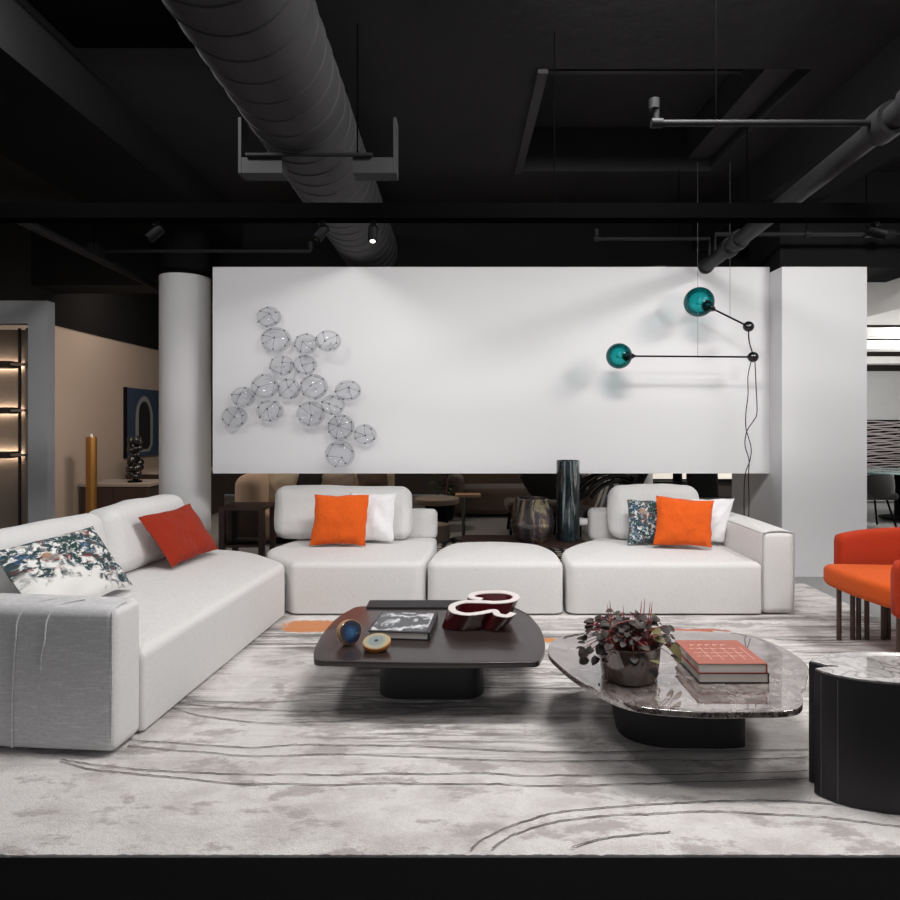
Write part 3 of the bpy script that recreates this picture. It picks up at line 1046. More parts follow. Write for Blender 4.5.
def recenter(o, c):
    """move a part's own origin to c so that ring patterns centre on it"""
    par = o.parent; d = Vector(c) - ORG[par.name]
    o.data.transform(Matrix.Translation(-d)); o.location = d


recenter(fo, (-.555, 3.36, zt + .064))
st = thing('agate_stone', 'orange rimmed agate slice lying flat beside the marbled book', 'stone', (-.405, 3.28, zt))
mt = basis((-.405, 3.28, zt + .035), (1, 0, .05), (-.02, .92, .38), (0, -.38, .92))
def oval(r, k): return Vector((r * 1.08 * math.cos(k * PI / 16) * (1 + .05 * math.sin(2 * k * PI / 16 + 1)), r * .95 * math.sin(k * PI / 16), 0))
b = B(); rs = []
for d_, r in ((-.036, .030), (-.030, .046), (-.014, .060), (.004, .064), (.012, .063)):
    rs.append([mt @ (oval(r, k) + Vector((0, 0, max(d_, -.03) if d_ > -.03 else d_ + .006 * math.sin(k)))) for k in range(32)])
b.rings(rs)
part('rind', b, M['rind_orange'], st, 'rough orange rind')
b = B(); b.rings([[mt @ (oval(r, k) + Vector((0, 0, d_))) for k in range(32)] for d_, r in ((.0125, .061), (.015, .059))])
fo = part('polished_face', b, M['agate_grey'], st, 'polished grey face with dark centre')
recenter(fo, (-.405, 3.28, zt + .035))

# folded ribbon vase: a glass wall that follows an S on the table and leans to the right
vs = thing('vase', 'dark red glass vase of folded ribbon shape with white rim', 'vase', (.09, 3.62, zt))
S_ = [(.305, 3.50), (.27, 3.455), (.22, 3.475), (.20, 3.53), (.13, 3.50), (.05, 3.48), (-.02, 3.52), (-.03, 3.60), (.03, 3.66), (.12, 3.665), (.22, 3.655), (.31, 3.68), (.34, 3.75), (.29, 3.81), (.19, 3.82), (.10, 3.79), (.08, 3.735), (.14, 3.70)]
path = spline([(x, y, 0) for x, y in S_], 8)


def vase_pt(p, f, off):
    k = .93 + .07 * f                                   # the foot is a little smaller and further left
    c = Vector((.15, 3.63)); off += .055
    return Vector((c.x + (p.x - c.x) * k - .05 * (1 - f) + .005, c.y + (p.y - c.y) * (.62 + .20 * f) + off, zt + .002 + f * (.118 + .03 * (p.y - 3.63) / .2)))


def ribbon(fs, th):
    bb = B(); rs = []
    for i, p in enumerate(path):
        t = (path[min(i + 1, len(path) - 1)] - path[max(i - 1, 0)]).normalized()
        n_ = Vector((-t.y, t.x, 0)) * th
        lo, hi = fs
        ring = []
        for fz in [lo + (hi - lo) * q / 5 for q in range(6)]:
            ring.append(vase_pt(p + n_, fz, 0))
        for fz in [hi - (hi - lo) * q / 5 for q in range(6)]:
            ring.append(vase_pt(p - n_, fz, 0))
        rs.append(ring)
    bb.rings(rs)
    return bb


part('body', ribbon((0, .965), .019), M['red_glass'], vs)
part('rim', ribbon((.966, 1.0), .0195), M['rim_white'], vs, 'white rim')

# ------------------------------------------------------------------ marble coffee table, plant and books
zm = .33
t2 = thing('coffee_table', 'low coffee table with pebble shaped polished marble top on dark base', 'coffee table', (1.05, 3.05, ZR))
pl = spline([(.72, 2.98), (.86, 2.90), (1.05, 2.885), (1.25, 2.89), (1.30, 2.95), (1.30, 3.2), (1.24, 3.36), (1.0, 3.42), (.78, 3.3), (.70, 3.12)], 6, True)
b = B().prism([(p.x, p.y) for p in [Vector((q[0], q[1])) for q in pl]], ZR, zm - .025, .003)
for v in b.bm.verts:                     # the foot curves in at its left end
    if v.co.z < .12 and v.co.x < 1.0:
        v.co.x = 1.0 + (v.co.x - 1.0) * .80
part('base', b, M['black_wood'], t2)
ctrl = [(.445, 3.18), (.47, 3.0), (.545, 2.78), (.68, 2.58), (.90, 2.515), (1.12, 2.51), (1.29, 2.522), (1.372, 2.58), (1.43, 2.695), (1.50, 2.79), (1.62, 3.02), (1.60, 3.30), (1.45, 3.47), (1.1, 3.52), (.75, 3.48), (.52, 3.37)]
pl = [(p[0], p[1]) for p in spline([(x, y) for x, y in ctrl], 6, True)]
part('tabletop', B().prism(pl, zm - .025, zm, .003, .003), M['marble'], t2)

pc = Vector((.757, 2.86, zm))
pt = thing('potted_plant', 'small dark leaved plant in glossy brown pot on marble table', 'plant', pc)
b = B().lathe([(.108, .001), (.119, .006), (.124, .04), (.132, .10), (.136, .152), (.133, .156), (.127, .152), (.121, .12), (.10, .118)], pc, 40)
part('pot', b, M['pot'], pt)
part('soil', B().lathe([(.118, .119), (.117, .126), (.05, .134)], pc, 24), M['soil'], pt)


def leaf(bb, c, d, up, w, l, curl=.25):
    d = d.normalized(); sd = d.cross(up).normalized(); n_ = sd.cross(d)
    outline = [(0, 0), (.42, .10), (.52, .38), (.42, .68), (.2, .9), (0, 1.0)]
    mid = [bb.v(c + d * (l * q[1]) - n_ * (curl * l * q[1] ** 2)) for q in outline]
    for s_ in (1, -1):
        e = [mid[0]] + [bb.v(c + d * (l * q[1] - (.10 * l if 0 < q[1] < .2 else 0)) + sd * (s_ * w * q[0]) - n_ * (curl * l * q[1] ** 2 - .10 * w * q[0])) for q in outline[1:-1]] + [mid[-1]]
        for i in range(len(e) - 1):
            vs_ = [mid[i], e[i], e[i + 1], mid[i + 1]]
            vs_ = list(dict.fromkeys(vs_))
            if len(vs_) >= 3:
                bb.f(vs_)


rnd = random.Random(5)
lf, ll, stm = B(), B(), B()
cr = pc + Vector((0, 0, .13))
for i in range(190):
    a = rnd.uniform(0, 2 * PI)
    q = rnd.uniform(.0, 1) ** .7
    r = .21 * q
    h = .155 * math.sqrt(max(0, 1 - (q * .92) ** 2)) * rnd.uniform(.55, 1.0) + rnd.uniform(-.02, .012)
    if q > .85:
        h -= rnd.uniform(0, .07)
    p = cr + Vector((r * math.cos(a), r * math.sin(a) * .85, h))
    if p.z < zm + .165 and (Vector((p.x, p.y)) - Vector((pc.x, pc.y))).length < .16:
        p.z = zm + .175 + rnd.uniform(0, .03)
    out = Vector((math.cos(a), math.sin(a), 0))
    d = (out * (.45 + q) + Vector((rnd.uniform(-.5, .5), rnd.uniform(-.5, .5), rnd.uniform(-.7, .25)))).normalized()
    w = rnd.uniform(.026, .040)
    bb = ll if (math.cos(a) > .2 and q > .5 and rnd.random() < .45) else lf
    upv = (Vector((0, -.35, 1)) + Vector((rnd.uniform(-.4, .4), rnd.uniform(-.4, .4), 0))).normalized()
    leaf(bb, p, d, upv, w, w * rnd.uniform(.95, 1.2))
    root = cr + Vector((out.x * .04, out.y * .04, -.01))
    stm.tube(spline([root, root.lerp(p, .5) + Vector((0, 0, .035)), p], 4), .0016, 5)
# trailing shoots over the rim
for (dx, dy, dz) in ((-.20, -.06, -.01), (-.185, .0, -.065), (-.02, -.15, -.005), (.055, -.148, -.055), (.19, -.02, -.02), (.20, .0, -.055), (.165, -.07, .01), (.05, -.15, .012), (-.14, -.10, .02)):
    p = cr + Vector((dx, dy, dz + .02))
    bb = ll if dx > .15 else lf
    leaf(bb, p, Vector((dx, dy, -.16)), Vector((dx * .3, -.8, .6)), .042, .044, .1)
    root = cr + Vector((dx * .3, dy * .3, 0))
    stm.tube(spline([root, root.lerp(p, .6) + Vector((0, 0, .04)), p], 5), .0018, 5)
stm.tube(spline([cr + Vector((-.05, -.05, .02)), cr + Vector((-.115, -.10, .07)), cr + Vector((-.09, -.11, .13)), cr + Vector((-.02, -.09, .145))], 6), .003, 6)
part('foliage', lf, M['leaf'], pt)
part('young_leaves', ll, M['leaf_light'], pt, 'yellow green young leaves')
part('stems', stm, M['stem'], pt)
for (dx, h, ln) in ((-.085, .15, .05), (-.075, .16, .055), (-.03, .15, .05), (.05, .155, .06), (.062, .15, .075), (.075, .155, .065), (.09, .15, .06)):
    p = cr + Vector((dx, rnd.uniform(-.05, .05), h - .04))
    b = B()
    b.tube([p, p + Vector((dx * .08, 0, ln * .6 + .02)), p + Vector((dx * .12, 0, ln + .03))], [.0022, .002, .0006], 6)
    part('flower_spike', b, M['spike'], pt, 'thin pink flower spike')


def closed_book(label, x0, x1, y0, y1, z0, z1, cov, topm, spine, rot=0):
    o = thing('book', label, 'book', ((x0 + x1) / 2, (y0 + y1) / 2, z0))
    mt = Matrix.Translation(((x0 + x1) / 2, (y0 + y1) / 2, 0)) @ Matrix.Rotation(rot, 4, 'Z')
    hx, hy = (x1 - x0) / 2, (y1 - y0) / 2
    part('page_block', B().box(-hx + .006, hx - .006, -hy + .003, hy - .005, z0 + .004, z1 - .004, mt), M['page'], o)
    bb = B().box(-hx, hx, -hy, hy, z0, z0 + .0038, mt).box(hx - .0058, hx, -hy, hy, z0 + .0038, z1 - .0038, mt)
    c = part('cover', bb, cov, o)
    part('cover_board', B().box(-hx, hx, -hy, hy, z1 - .0038, z1, mt), topm, o)
    return o, mt, hx, hy


closed_book('pale paged book under the salmon red book on marble table', 1.035, 1.338, 2.785, 3.085, zm + .0008, zm + .043, M['book_black'], M['book_black'], 0)
o, mt, hx, hy = closed_book('salmon red book with pale lettering, topmost on marble table', 1.032, 1.328, 2.78, 3.08, zm + .0438, zm + .086, M['book_red'], M['book_red_top'], 0)
b = B(); rnd = random.Random(3)
z = zm + .0862
for k in range(5):                      # illegible pale title strokes and rules, as on the cover
    x = -.10 + k * .035
    b.box(x, x + .022, .085, .089, z, z + .0005, mt); b.box(x, x + .004, .072, .089, z, z + .0005, mt)
for yy, n_ in ((.035, 7), (-.02, 8), (-.06, 6)):
    x = -.12
    for k in range(n_):
        w = rnd.uniform(.015, .04)
        if x + w < .13:
            b.box(x, x + w, yy, yy + .003, z, z + .0005, mt)
        x += w + .008
for x in (-.07, -.02, .03, .075, .115):
    b.box(x, x + .0022, -.10, .05, z, z + .0004, mt)
part('lettering', b, M['lettering'], o, 'pale lettering and lines')

# ------------------------------------------------------------------ drum side table at the right
ctr = Vector((1.74, 2.56))


def drum_plan(k, d):
    """oval whose back left side is bitten by a small concave notch"""
    rx, ry = .345 * k, .17 * k
    pts = []
    a0, a1 = math.radians(158), math.radians(186)
    n = 90
    for q in range(n + 1):
        a = a1 + (2 * PI - (a1 - a0)) * q / n
        pts.append(Vector((ctr.x + rx * math.cos(a), ctr.y + ry * math.sin(a))))
    p_end, p_st = pts[-1], pts[0]
    mid = Vector((ctr.x - rx + d, p_st.y + .022))
    bite = [p_end.lerp(mid, .5) + Vector((0, -.012)), mid + Vector((0, .005)), mid + Vector((.0, -.005)), mid.lerp(p_st, .5) + Vector((0, .006))]
    return [(p.x, p.y) for p in pts + bite]


zd = .487
t3 = thing('side_table', 'black drum side table with pale marble top at right edge', 'side table', (ctr.x, ctr.y, ZR))
part('body', B().prism(drum_plan(1, .10), ZR, zd - .006, .002), M['black_wood'], t3)
part('tabletop', B().prism(drum_plan(.985, .105), zd - .0055, zd, .001), M['marble_light'], t3)
b = B()
for a in (196, 212):
    p = Vector((ctr.x + .3455 * math.cos(math.radians(a)), ctr.y + .1705 * math.sin(math.radians(a)), 0))
    b.tube([(p.x, p.y, ZR + .005), (p.x, p.y, zd - .018)], .0016, 6)
part('seam_strip', b, M['grey_metal'], t3, 'thin steel seam lines')

# ------------------------------------------------------------------ orange armchair
ch = thing('armchair', 'orange velvet tub armchair on bronze rod legs at right edge', 'armchair', (2.93, 4.12, ZR))
pl = spline([(2.475, 4.44), (2.47, 4.20), (2.50, 3.95), (2.56, 3.82), (2.75, 3.77), (3.05, 3.80), (3.28, 4.0), (3.28, 4.25), (3.05, 4.43), (2.75, 4.47), (2.56, 4.48)], 6, True)
part('seat', B().prism([(p[0], p[1]) for p in pl], .335, .48, .045, .05, .012), M['chair_seat'], ch)
path = spline([(2.62, 4.54, 0), (2.85, 4.575, 0), (3.12, 4.52, 0), (3.33, 4.33, 0), (3.40, 4.10, 0), (3.33, 3.88, 0), (3.10, 3.72, 0), (2.80, 3.67, 0), (2.445, 3.69, 0)], 8)
b = B(); rs = []
L = len(path)
for i, p in enumerate(path):
    t = (path[min(i + 1, L - 1)] - path[max(i - 1, 0)]).normalized()
    n_ = Vector((-t.y, t.x, 0))
    u = i / (L - 1)
    e = min(1, .25 + 6 * min(u, 1 - u)) if min(u, 1 - u) < .125 else 1
    zt_ = .655 + .085 * math.sin(PI * min(1, max(0, u))) ** .8
    zb_ = .335
    if i in (0, L - 1):
        zt_ -= .03; zb_ += .02
    hw = .045 * (.55 if i in (0, L - 1) else 1)
    hh = (zt_ - zb_) / 2; zc = (zt_ + zb_) / 2
    ring = []
    for k in range(20):
        a = 2 * PI * k / 20
        c_, s_ = math.cos(a), math.sin(a)
        ring.append(p + n_ * (hw * math.copysign(abs(c_) ** .55, c_)) + Vector((0, 0, zc + (hh - .0) * math.copysign(abs(s_) ** .35, s_))))
    rs.append(ring)
b.rings(rs)
part('backrest', b, M['chair_back'], ch, 'deeper rust red wraparound back', 60)
for (x, y) in ((2.515, 4.33), (2.605, 4.33), (2.648, 4.335), (2.70, 4.33), (2.81, 4.33), (2.85, 4.34), (2.575, 3.83), (2.66, 3.82), (2.70, 3.825), (2.78, 3.82), (2.95, 3.85), (3.1, 3.95), (3.18, 4.2), (3.1, 4.3)):
    part('leg', B().tube([(x, y, ZR), (x, y, .37)], .0155, 12), M['bronze'], ch)

ch.location.x += .03

# ------------------------------------------------------------------ console behind the pouf with two vases
cs = thing('console_table', 'low black console table behind the pouf carrying two vases', 'table', (.6, 6.15, 0))
part('tabletop', B().box(.05, 1.19, 5.86, 6.40, .315, .338), M['walnut'], cs)
for x in (.08, 1.13):
    for y in (5.88, 6.36):
        part('leg', B().box(x, x + .03, y, y + .03, 0, .3148), M['black'], cs)
c = Vector((.705, 6.08, .339))
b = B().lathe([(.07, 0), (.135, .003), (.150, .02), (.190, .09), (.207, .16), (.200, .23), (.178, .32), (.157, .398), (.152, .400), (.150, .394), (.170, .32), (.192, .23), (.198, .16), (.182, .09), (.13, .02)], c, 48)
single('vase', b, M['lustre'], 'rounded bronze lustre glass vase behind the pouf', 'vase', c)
c = Vector((1.045, 6.12, .339))
b = B().lathe([(.08, 0), (.106, .004), (.108, .02), (.108, .745), (.104, .75), (.100, .745), (.100, .03)], c, 48)
single('vase', b, M['blue_streak'], 'tall dark cylindrical glass vase with blue streaked top', 'vase', c)

# ------------------------------------------------------------------ glass bubbles on the wall
BUB = [(269, 317, 12.3, 10.6, 'topmost clear glass bubble of the wall sculpture'),
       (276, 340, 15.3, 12.8, 'wide glass bubble directly below the topmost one'),
       (306, 344, 12, 10.6, 'glass bubble left half of the overlapping upper right pair'),
       (328, 341, 13.2, 10.6, 'outermost glass bubble at the upper right of the sculpture'),
       (282, 365.5, 12.6, 10.4, 'left glass bubble of the touching middle pair'),
       (305, 365, 12, 10.4, 'right glass bubble of the touching middle pair'),
       (265, 386, 14, 12.4, 'large glass bubble at left of the row of three'),
       (289, 389, 12, 10.6, 'centre glass bubble of the row of three'),
       (314, 387, 14, 12.8, 'right glass bubble of the row with a hexagon of wire'),
       (348, 390.5, 13.2, 10.4, 'glass bubble standing alone at the right of the row'),
       (243.5, 397, 12.2, 10.4, 'glass bubble at the left just above the lowest left one'),
       (333, 405, 12.2, 10.4, 'faint glass bubble between the row and the wheel patterned one'),
       (234.7, 417, 13, 11, 'lowest glass bubble at the far left end'),
       (270, 411, 14, 10.8, 'plain oval glass bubble below the row, left of centre'),
       (311, 414, 14.6, 12.8, 'large glass bubble below the hexagon patterned one'),
       (341, 427, 13.4, 12.8, 'glass bubble with wires like wheel spokes'),
       (365, 434.5, 11.5, 10.4, 'small glass bubble at the lower right end'),
       (340, 454, 14.8, 13.8, 'bottommost large glass bubble of the wall sculpture')]
rnd = random.Random(21)
for i, (px, py, rx, ry, lab) in enumerate(BUB):
    d = YP - .085 - {3: .13, 11: .15, 8: .02, 14: .02}.get(i, 0)
    c = at(px, py, d); k = d / F
    ax_, az_ = rx * k, ry * k; dep = min(ax_, az_) * .62
    if c.y + dep > YP - .004:
        c.y = YP - .004 - dep
    t = thing('glass_bubble', lab, 'wall sculpture', (c.x, c.y, c.z), 'glass bubbles on the white wall')
    b = B(); b.ball(c, 1, 28, (ax_, dep, az_))
    part('glass', b, M['bubble'], t)
    b = B()
    nb = rnd.choice((5, 6, 6, 7))
    a0 = rnd.uniform(0, 6)
    if i in (8, 15):
        nb = 6 if i == 8 else 8
    pts = []

    def surf(a, q):
        x, z = math.cos(a) * q, math.sin(a) * q
        return c + Vector((ax_ * x * 1.01, -dep * math.sqrt(max(0, 1 - q * q)) * 1.02 - .003, az_ * z * 1.01))
    for j in range(nb):
        pts.append(surf(a0 + 2 * PI * j / nb + rnd.uniform(-.18, .18) * (i not in (8, 15)), rnd.uniform(.74, .93) if i not in (8, 15) else .9))
    hub = surf(rnd.uniform(0, 6), .12 if i in (8, 15) else rnd.uniform(.1, .35))
    spokes = set(range(nb)) if i == 15 else set(rnd.sample(range(nb), 3))
    ringed = set(range(nb)) if i in (8, 15) else set(j for j in range(nb) if j not in spokes)
    if i == 8:
        spokes = {0, 3}
    for j in ringed:
        p, q = pts[j], pts[(j + 1) % nb]
        b.tube([p, p.lerp(q, .5) + Vector((0, -.008, 0)), q], .0018, 5)
    for j in spokes:
        b.tube([pts[j], pts[j].lerp(hub, .5) + Vector((0, -.012, 0)), hub], .0018, 5)
    for p in pts + [hub]:
        b.ball(p, .0092, 8)
    part('wire_net', b, M['bead'], t, 'dark wire lines with bead joints')
    b = B().tube([(c.x, c.y + dep * .9, c.z), (c.x, YP - .0015, c.z)], .006, 8)
    part('wall_pin', b, M['white_wall'], t)

# ------------------------------------------------------------------ mobile lamp with two teal globes
YL = 6.0
lp = thing('pendant_lamp', 'black mobile lamp with two teal glass globes before white wall', 'lamp', at(753, 357, YL))
for (gx, gy, r, jx, jy) in ((619, 356, .118, 753, 357), (699, 302, .136, 748.5, 326.5)):
    g, j = at(gx, gy, YL), at(jx, jy, YL)
    d = (j - g).normalized()
    b = B(); b.ball(g, r, 36)
    sh = part('globe', b, M['teal_glass'], lp, 'teal blown glass globe')
    b = B(); b.ball(g + d * r * .58, r * .40, 20, (.9, .9, 1)); b.tube([g + d * r * .55, g + d * r * .98, g + d * (r + .035)], [r * .34, r * .26, .008], 16)
    part('socket', b, M['black_gloss'], sh, 'black lamp socket')
    b = B(); b.ball(g + d * r * .02, r * .22, 16)
    part('bulb', b, M['bulb'], sh, 'small pale bulb')
    b = B().tube([g + d * (r * .98), j - d * .03], .0085, 10)
    part('arm', b, M['black'], lp)
    b = B(); b.ball(j, .052, 20, (1, .8, .95))
    part('joint', b, M['black_gloss'], lp)
b = B()
p, q = at(748.5, 330, YL), at(752.5, 353, YL)
b.tube(spline([p, p.lerp(q, .5) + Vector((-.012, 0, 0)), q], 6), .006, 8)
for L_ in ([(751, 362), (748, 376), (748, 395), (746, 412), (746, 428), (751, 447), (750, 460), (745, 476), (744, 505), (745, 540)],
           [(755, 362), (756, 385), (757, 412), (754, 420), (747, 431), (745, 445), (749, 460), (748.5, 476), (749, 505), (748, 540)]):
    b.tube(spline([at(x, y, YL + .12) if i else at(x, y, YL + .02) for i, (x, y) in enumerate(L_)] + [(at(L_[-1][0], 540, YL + .12).x, YL + .12, .01)], 8), .0042, 6)
part('cord', b, M['black'], lp, 'two slack black power cords')
for (x, y) in ((697.7, 356.5), (730, 317)):
    p = at(x, y, YL)
    part('suspension_wire', B().tube([p, (p.x, p.y, ZC)], .0016, 6), M['grey_metal'], lp)

# ------------------------------------------------------------------ the back of the showroom, seen past the column and under the wall
cube = thing('side_table', 'dark walnut cube side table with glass sides behind the corner unit', 'side table', (-2.12, 6.68, 0))
x0, x1, y0, y1, zt_ = -2.37, -1.92, 6.46, 6.90, .60
# stands just behind and left of the hanging wall
part('tabletop', B().box(x0, x1, y0, y1, zt_ - .03, zt_), M['walnut'], cube)
for x in (x0, x1 - .055):
    for y in (y0, y1 - .055):
        part('leg', B().box(x, x + .055, y, y + .055, 0, zt_ - .0305), M['walnut'], cube)
part('shelf', B().box(x0 + .056, x1 - .056, y0 + .01, y1 - .01, .20, .225), M['walnut'], cube)
part('glass_side', B().box(x0 + .056, x1 - .056, y0 + .02, y0 + .026, .226, zt_ - .031), M['smoke_glass'], cube)
single('magazine', B().box(x0 + .10, x1 - .09, y0 + .06, y1 - .1, .2255, .245), M['page'], 'pale magazine on the shelf of the walnut cube table', 'magazine', (x0 + .22, y0 + .2, .2255))

bs = thing('sofa', 'beige rounded sofa in the background under the white wall', 'sofa', (-1.9, 8.3, 0))
part('base', B().box(-2.6, -1.0, 7.85, 8.75, 0, .06), M['black'], bs)
b = B(); b.softbox(.80, .45, .15, .06, basis((-1.86, 8.25, .21), (1, 0, 0), (0, 1, 0), (0, 0, 1)), 6, (0, 0, .02)); part('seat', b, M['beige_fabric'], bs)
b = B(); b.softbox(.95, .14, .30, .10, basis((-1.8, 8.82, .52), (1, 0, 0), (0, 1, 0), (0, 0, 1)), 6, (0, .02, .02)); part('backrest', b, M['beige_fabric'], bs)
b = B(); b.softbox(.15, .50, .37, .13, basis((-2.52, 8.22, .44), (1, 0, 0), (0, 1, 0), (0, 0, 1)), 6, (.02, 0, .02)); part('arm', b, M['beige_fabric'], bs)
for (x, y, w, h, m, lab, sd, tilt) in ((-2.22, 8.20, .38, .46, 'cream_fabric', 'cream cushion on the background beige sofa, next to its arm', 1, -.35), (-1.97, 8.44, .42, .44, 'black_fabric', 'black cushion leaning behind the cream one on beige sofa', 2, -.3),
                              (-1.52, 8.40, .44, .40, 'taupe_fabric', 'taupe cushion in the middle of the background beige sofa', 3, .25), (-1.08, 8.42, .40, .42, 'brown_fabric', 'brown cushion at the right of the background beige sofa', 4, .3)):
    mt = basis((x, y, .40 + h / 2), Vector((math.cos(tilt * .5), 0, math.sin(tilt * .5))), Vector((-math.sin(tilt * .5), .25, math.cos(tilt * .5))), Vector((0, -1, .25)))
    b = B(); b.pillow(w, h, .14, mt, sd)
    single('cushion', b, M[m], lab, 'cushion', (x, y, .38), 'background cushions', 60)

single('rug', B().box(-.95, 1.55, 6.7, 8.2, ZF + .001, .0), M['dotted_rug'], 'dark rug with pale dot pattern behind the pouf', 'rug', (0, 7.6, ZF + .001))
t = thing('side_table', 'slim pedestal side table with pale wooden top in dark background', 'side table', (.13, 8.0, .001))
part('tabletop', B().prism(rpoly([(-.02, 7.88), (.29, 7.88), (.29, 8.12), (-.02, 8.12)], .03), .535, .565, .004), M['oak'], t)
part('pole', B().tube([(.08, 8.0, .03), (.08, 8.0, .5345)], .022, 12), M['grey_metal'], t)
part('base', B().lathe([(.13, .001), (.13, .025), (.03, .032)], (.08, 8.0, 0), 24), M['grey_metal'], t)
t = thing('coffee_table', 'round low taupe coffee table in the dark background', 'coffee table', (-.28, 8.95, 0))
part('tabletop', B().lathe([(.30, .33), (.31, .345), (.31, .40), (.29, .41)], (-.28, 8.95, 0), 32), M['taupe_fabric'], t)
part('base', B().lathe([(.16, 0), (.16, .3295)], (-.28, 8.95, 0), 24), M['black'], t)
t = thing('pouf', 'small round taupe pouf beside the pedestal side table', 'pouf', (-.26, 7.95, .001))
part('body', B().lathe([(.16, .001), (.175, .03), (.18, .12), (.17, .20), (.10, .215)], (-.26, 7.95, 0), 32), M['taupe_fabric'], t)
t = thing('potted_plant', 'leafy green plant in dark pot behind the background coffee table', 'plant', (-.18, 9.7, 0))
part('pot', B().lathe([(.12, 0), (.16, .3), (.14, .3), (.10, .26)], (-.18, 9.7, 0), 24), M['black'], t)
b = B(); rnd = random.Random(9)
for i in range(140):
    a = rnd.uniform(0, 2 * PI); r = rnd.uniform(0, .2); z = rnd.uniform(.3, 1.1)
    leaf(b, Vector((-.18 + r * math.cos(a), 9.7 + r * math.sin(a), z)), Vector((math.cos(a), math.sin(a), rnd.uniform(-.3, .6))), Vector((0, 0, 1)), .06, .11)
part('foliage', b, M['leaf_green'], t)
part('stem', B().tube([(-.18, 9.7, .25), (-.18, 9.7, .9)], .012, 8), M['stem'], t)
t = thing('sofa', 'long dark brown curved sofa in the dim back of the room', 'sofa', (1.0, 10.5, 0))
b = B(); b.softbox(1.1, .45, .19, .08, basis((1.0, 10.4, .23), (1, 0, 0), (0, 1, 0), (0, 0, 1)), 6, (0, 0, .03)); part('seat', b, M['brown_fabric'], t)
b = B(); b.softbox(1.15, .16, .40, .14, basis((1.0, 10.95, .48), (1, 0, 0), (0, 1, 0), (0, 0, 1)), 6, (0, .03, .03)); part('backrest', b, M['brown_fabric'], t)
for x in (-.02, 2.05):
    b = B(); b.softbox(.14, .48, .28, .12, basis((x, 10.4, .32), (1, 0, 0), (0, 1, 0), (0, 0, 1)), 5); part('arm', b, M['brown_fabric'], t)

t = thing('lounge_chair', 'black sculptural lounge chair with curved bands behind tall vase', 'chair', (1.75, 7.6, 0))
b = B()
for (o_, r0) in ((0, .36), (.05, .30)):
    for yy in (7.3, 7.85):
        P = [Vector((1.78 + .1 * o_ + r0 * 1.15 * math.cos(a), yy + .12 * math.sin(a * 2), .44 + r0 * 1.15 * math.sin(a))) for a in [math.radians(-70 + 13 * k) for k in range(18)]]
        b.tube(P, .035 - .01 * (o_ > 0), 10)
part('frame', b, M['black_gloss'], t)
b = B(); b.softbox(.30, .28, .06, .05, basis((1.72, 7.57, .36), (1, 0, -.15), (0, 1, 0), (.15, 0, 1)), 5); part('seat', b, M['black_fabric'], t)
b = B(); b.softbox(.05, .28, .30, .045, basis((2.0, 7.57, .66), (1, 0, -.5), (0, 1, 0), (.5, 0, 1)), 5); part('backrest', b, M['black_fabric'], t)
t = thing('lounge_chair', 'dark angular lounge chair at the left of the tall vase', 'chair', (1.05, 8.6, 0))
b = B(); b.softbox(.36, .05, .36, .045, basis((1.30, 8.6, .62), (1, 0, .6), (0, 1, 0), (-.6, 0, 1)), 5); part('backrest', b, M['black_fabric'], t)
b = B(); b.softbox(.36, .30, .07, .05, basis((1.0, 8.55, .36), (1, 0, 0), (0, 1, 0), (0, 0, 1)), 5); part('seat', b, M['brown_fabric'], t)
for x in (.72, 1.28):
    part('leg', B().tube([(x, 8.4, .3), (x - .03, 8.35, 0)], .02, 8), M['black'], t)
    part('leg', B().tube([(x, 8.75, .3), (x - .03, 8.8, 0)], .02, 8), M['black'], t)
t = thing('stool', 'small white oval topped stool beside black lounge chair', 'stool', (1.30, 7.05, .0))
part('seat', B().prism([(1.33 + .11 * math.cos(a), 7.05 + .11 * math.sin(a)) for a in [2 * PI * k / 32 for k in range(32)]], .34, .40, .025, .025), M['white_pillow'], t)
part('pole', B().tube([(1.33, 7.05, .02), (1.33, 7.05, .34)], .02, 10), M['black'], t)
part('base', B().lathe([(.09, 0), (.09, .018), (.02, .025)], (1.33, 7.05, 0), 24), M['black'], t)
t = thing('trestle', 'white inverted V shaped trestle behind the right sofa unit', 'trestle', (1.95, 8.2, 0))
for (dx, dy) in ((-.17, -.1), (.2, -.1), (-.17, .3), (.2, .3)):
    part('leg', B().tube([(1.95, 8.2 + dy * .3, .83), (1.95 + dx * 1.6, 8.2 + dy, 0)], .016, 8), M['column'], t)
part('top_bar', B().tube([(1.95, 8.1, .83), (1.95, 8.36, .83)], .022, 8), M['column'], t)
b = B(); b.lathe([(.17, 0), (.17, 3.3)], (2.43, 8.65, 0), 32)
struct('column_slim', b, M['column'])
# a bright window with dark bars far behind, seen through the slot below the wall
fr = struct('window_1', B().box(3.55, 5.5, 12.44, 12.50, .30, .36).box(3.55, 5.5, 12.44, 12.5, 2.2, 2.3).box(3.55, 3.62, 12.44, 12.5, .36, 2.2).box(5.43, 5.5, 12.44, 12.5, .36, 2.2).box(4.48, 4.56, 12.44, 12.5, .36, 2.2), M['black'])
b = B().box(3.62, 5.43, 12.47, 12.475, .36, 2.2)
g_ = struct('window_pane', b, emit('bright_daylight', (1, .93, .82), .55)); g_.parent = fr
t = thing('shelf_unit', 'dark open shelf unit standing before the bright far window', 'shelf', (3.7, 10.6, 0))
for x in (3.1, 3.6, 4.15):
    part('upright', B().box(x, x + .04, 10.5, 10.85, 0, .92), M['black'], t)
for z in (.04, .46, .66, .9):
    part('shelf', B().box(3.14, 4.15, 10.5, 10.85, z, z + .02), M['black'], t)
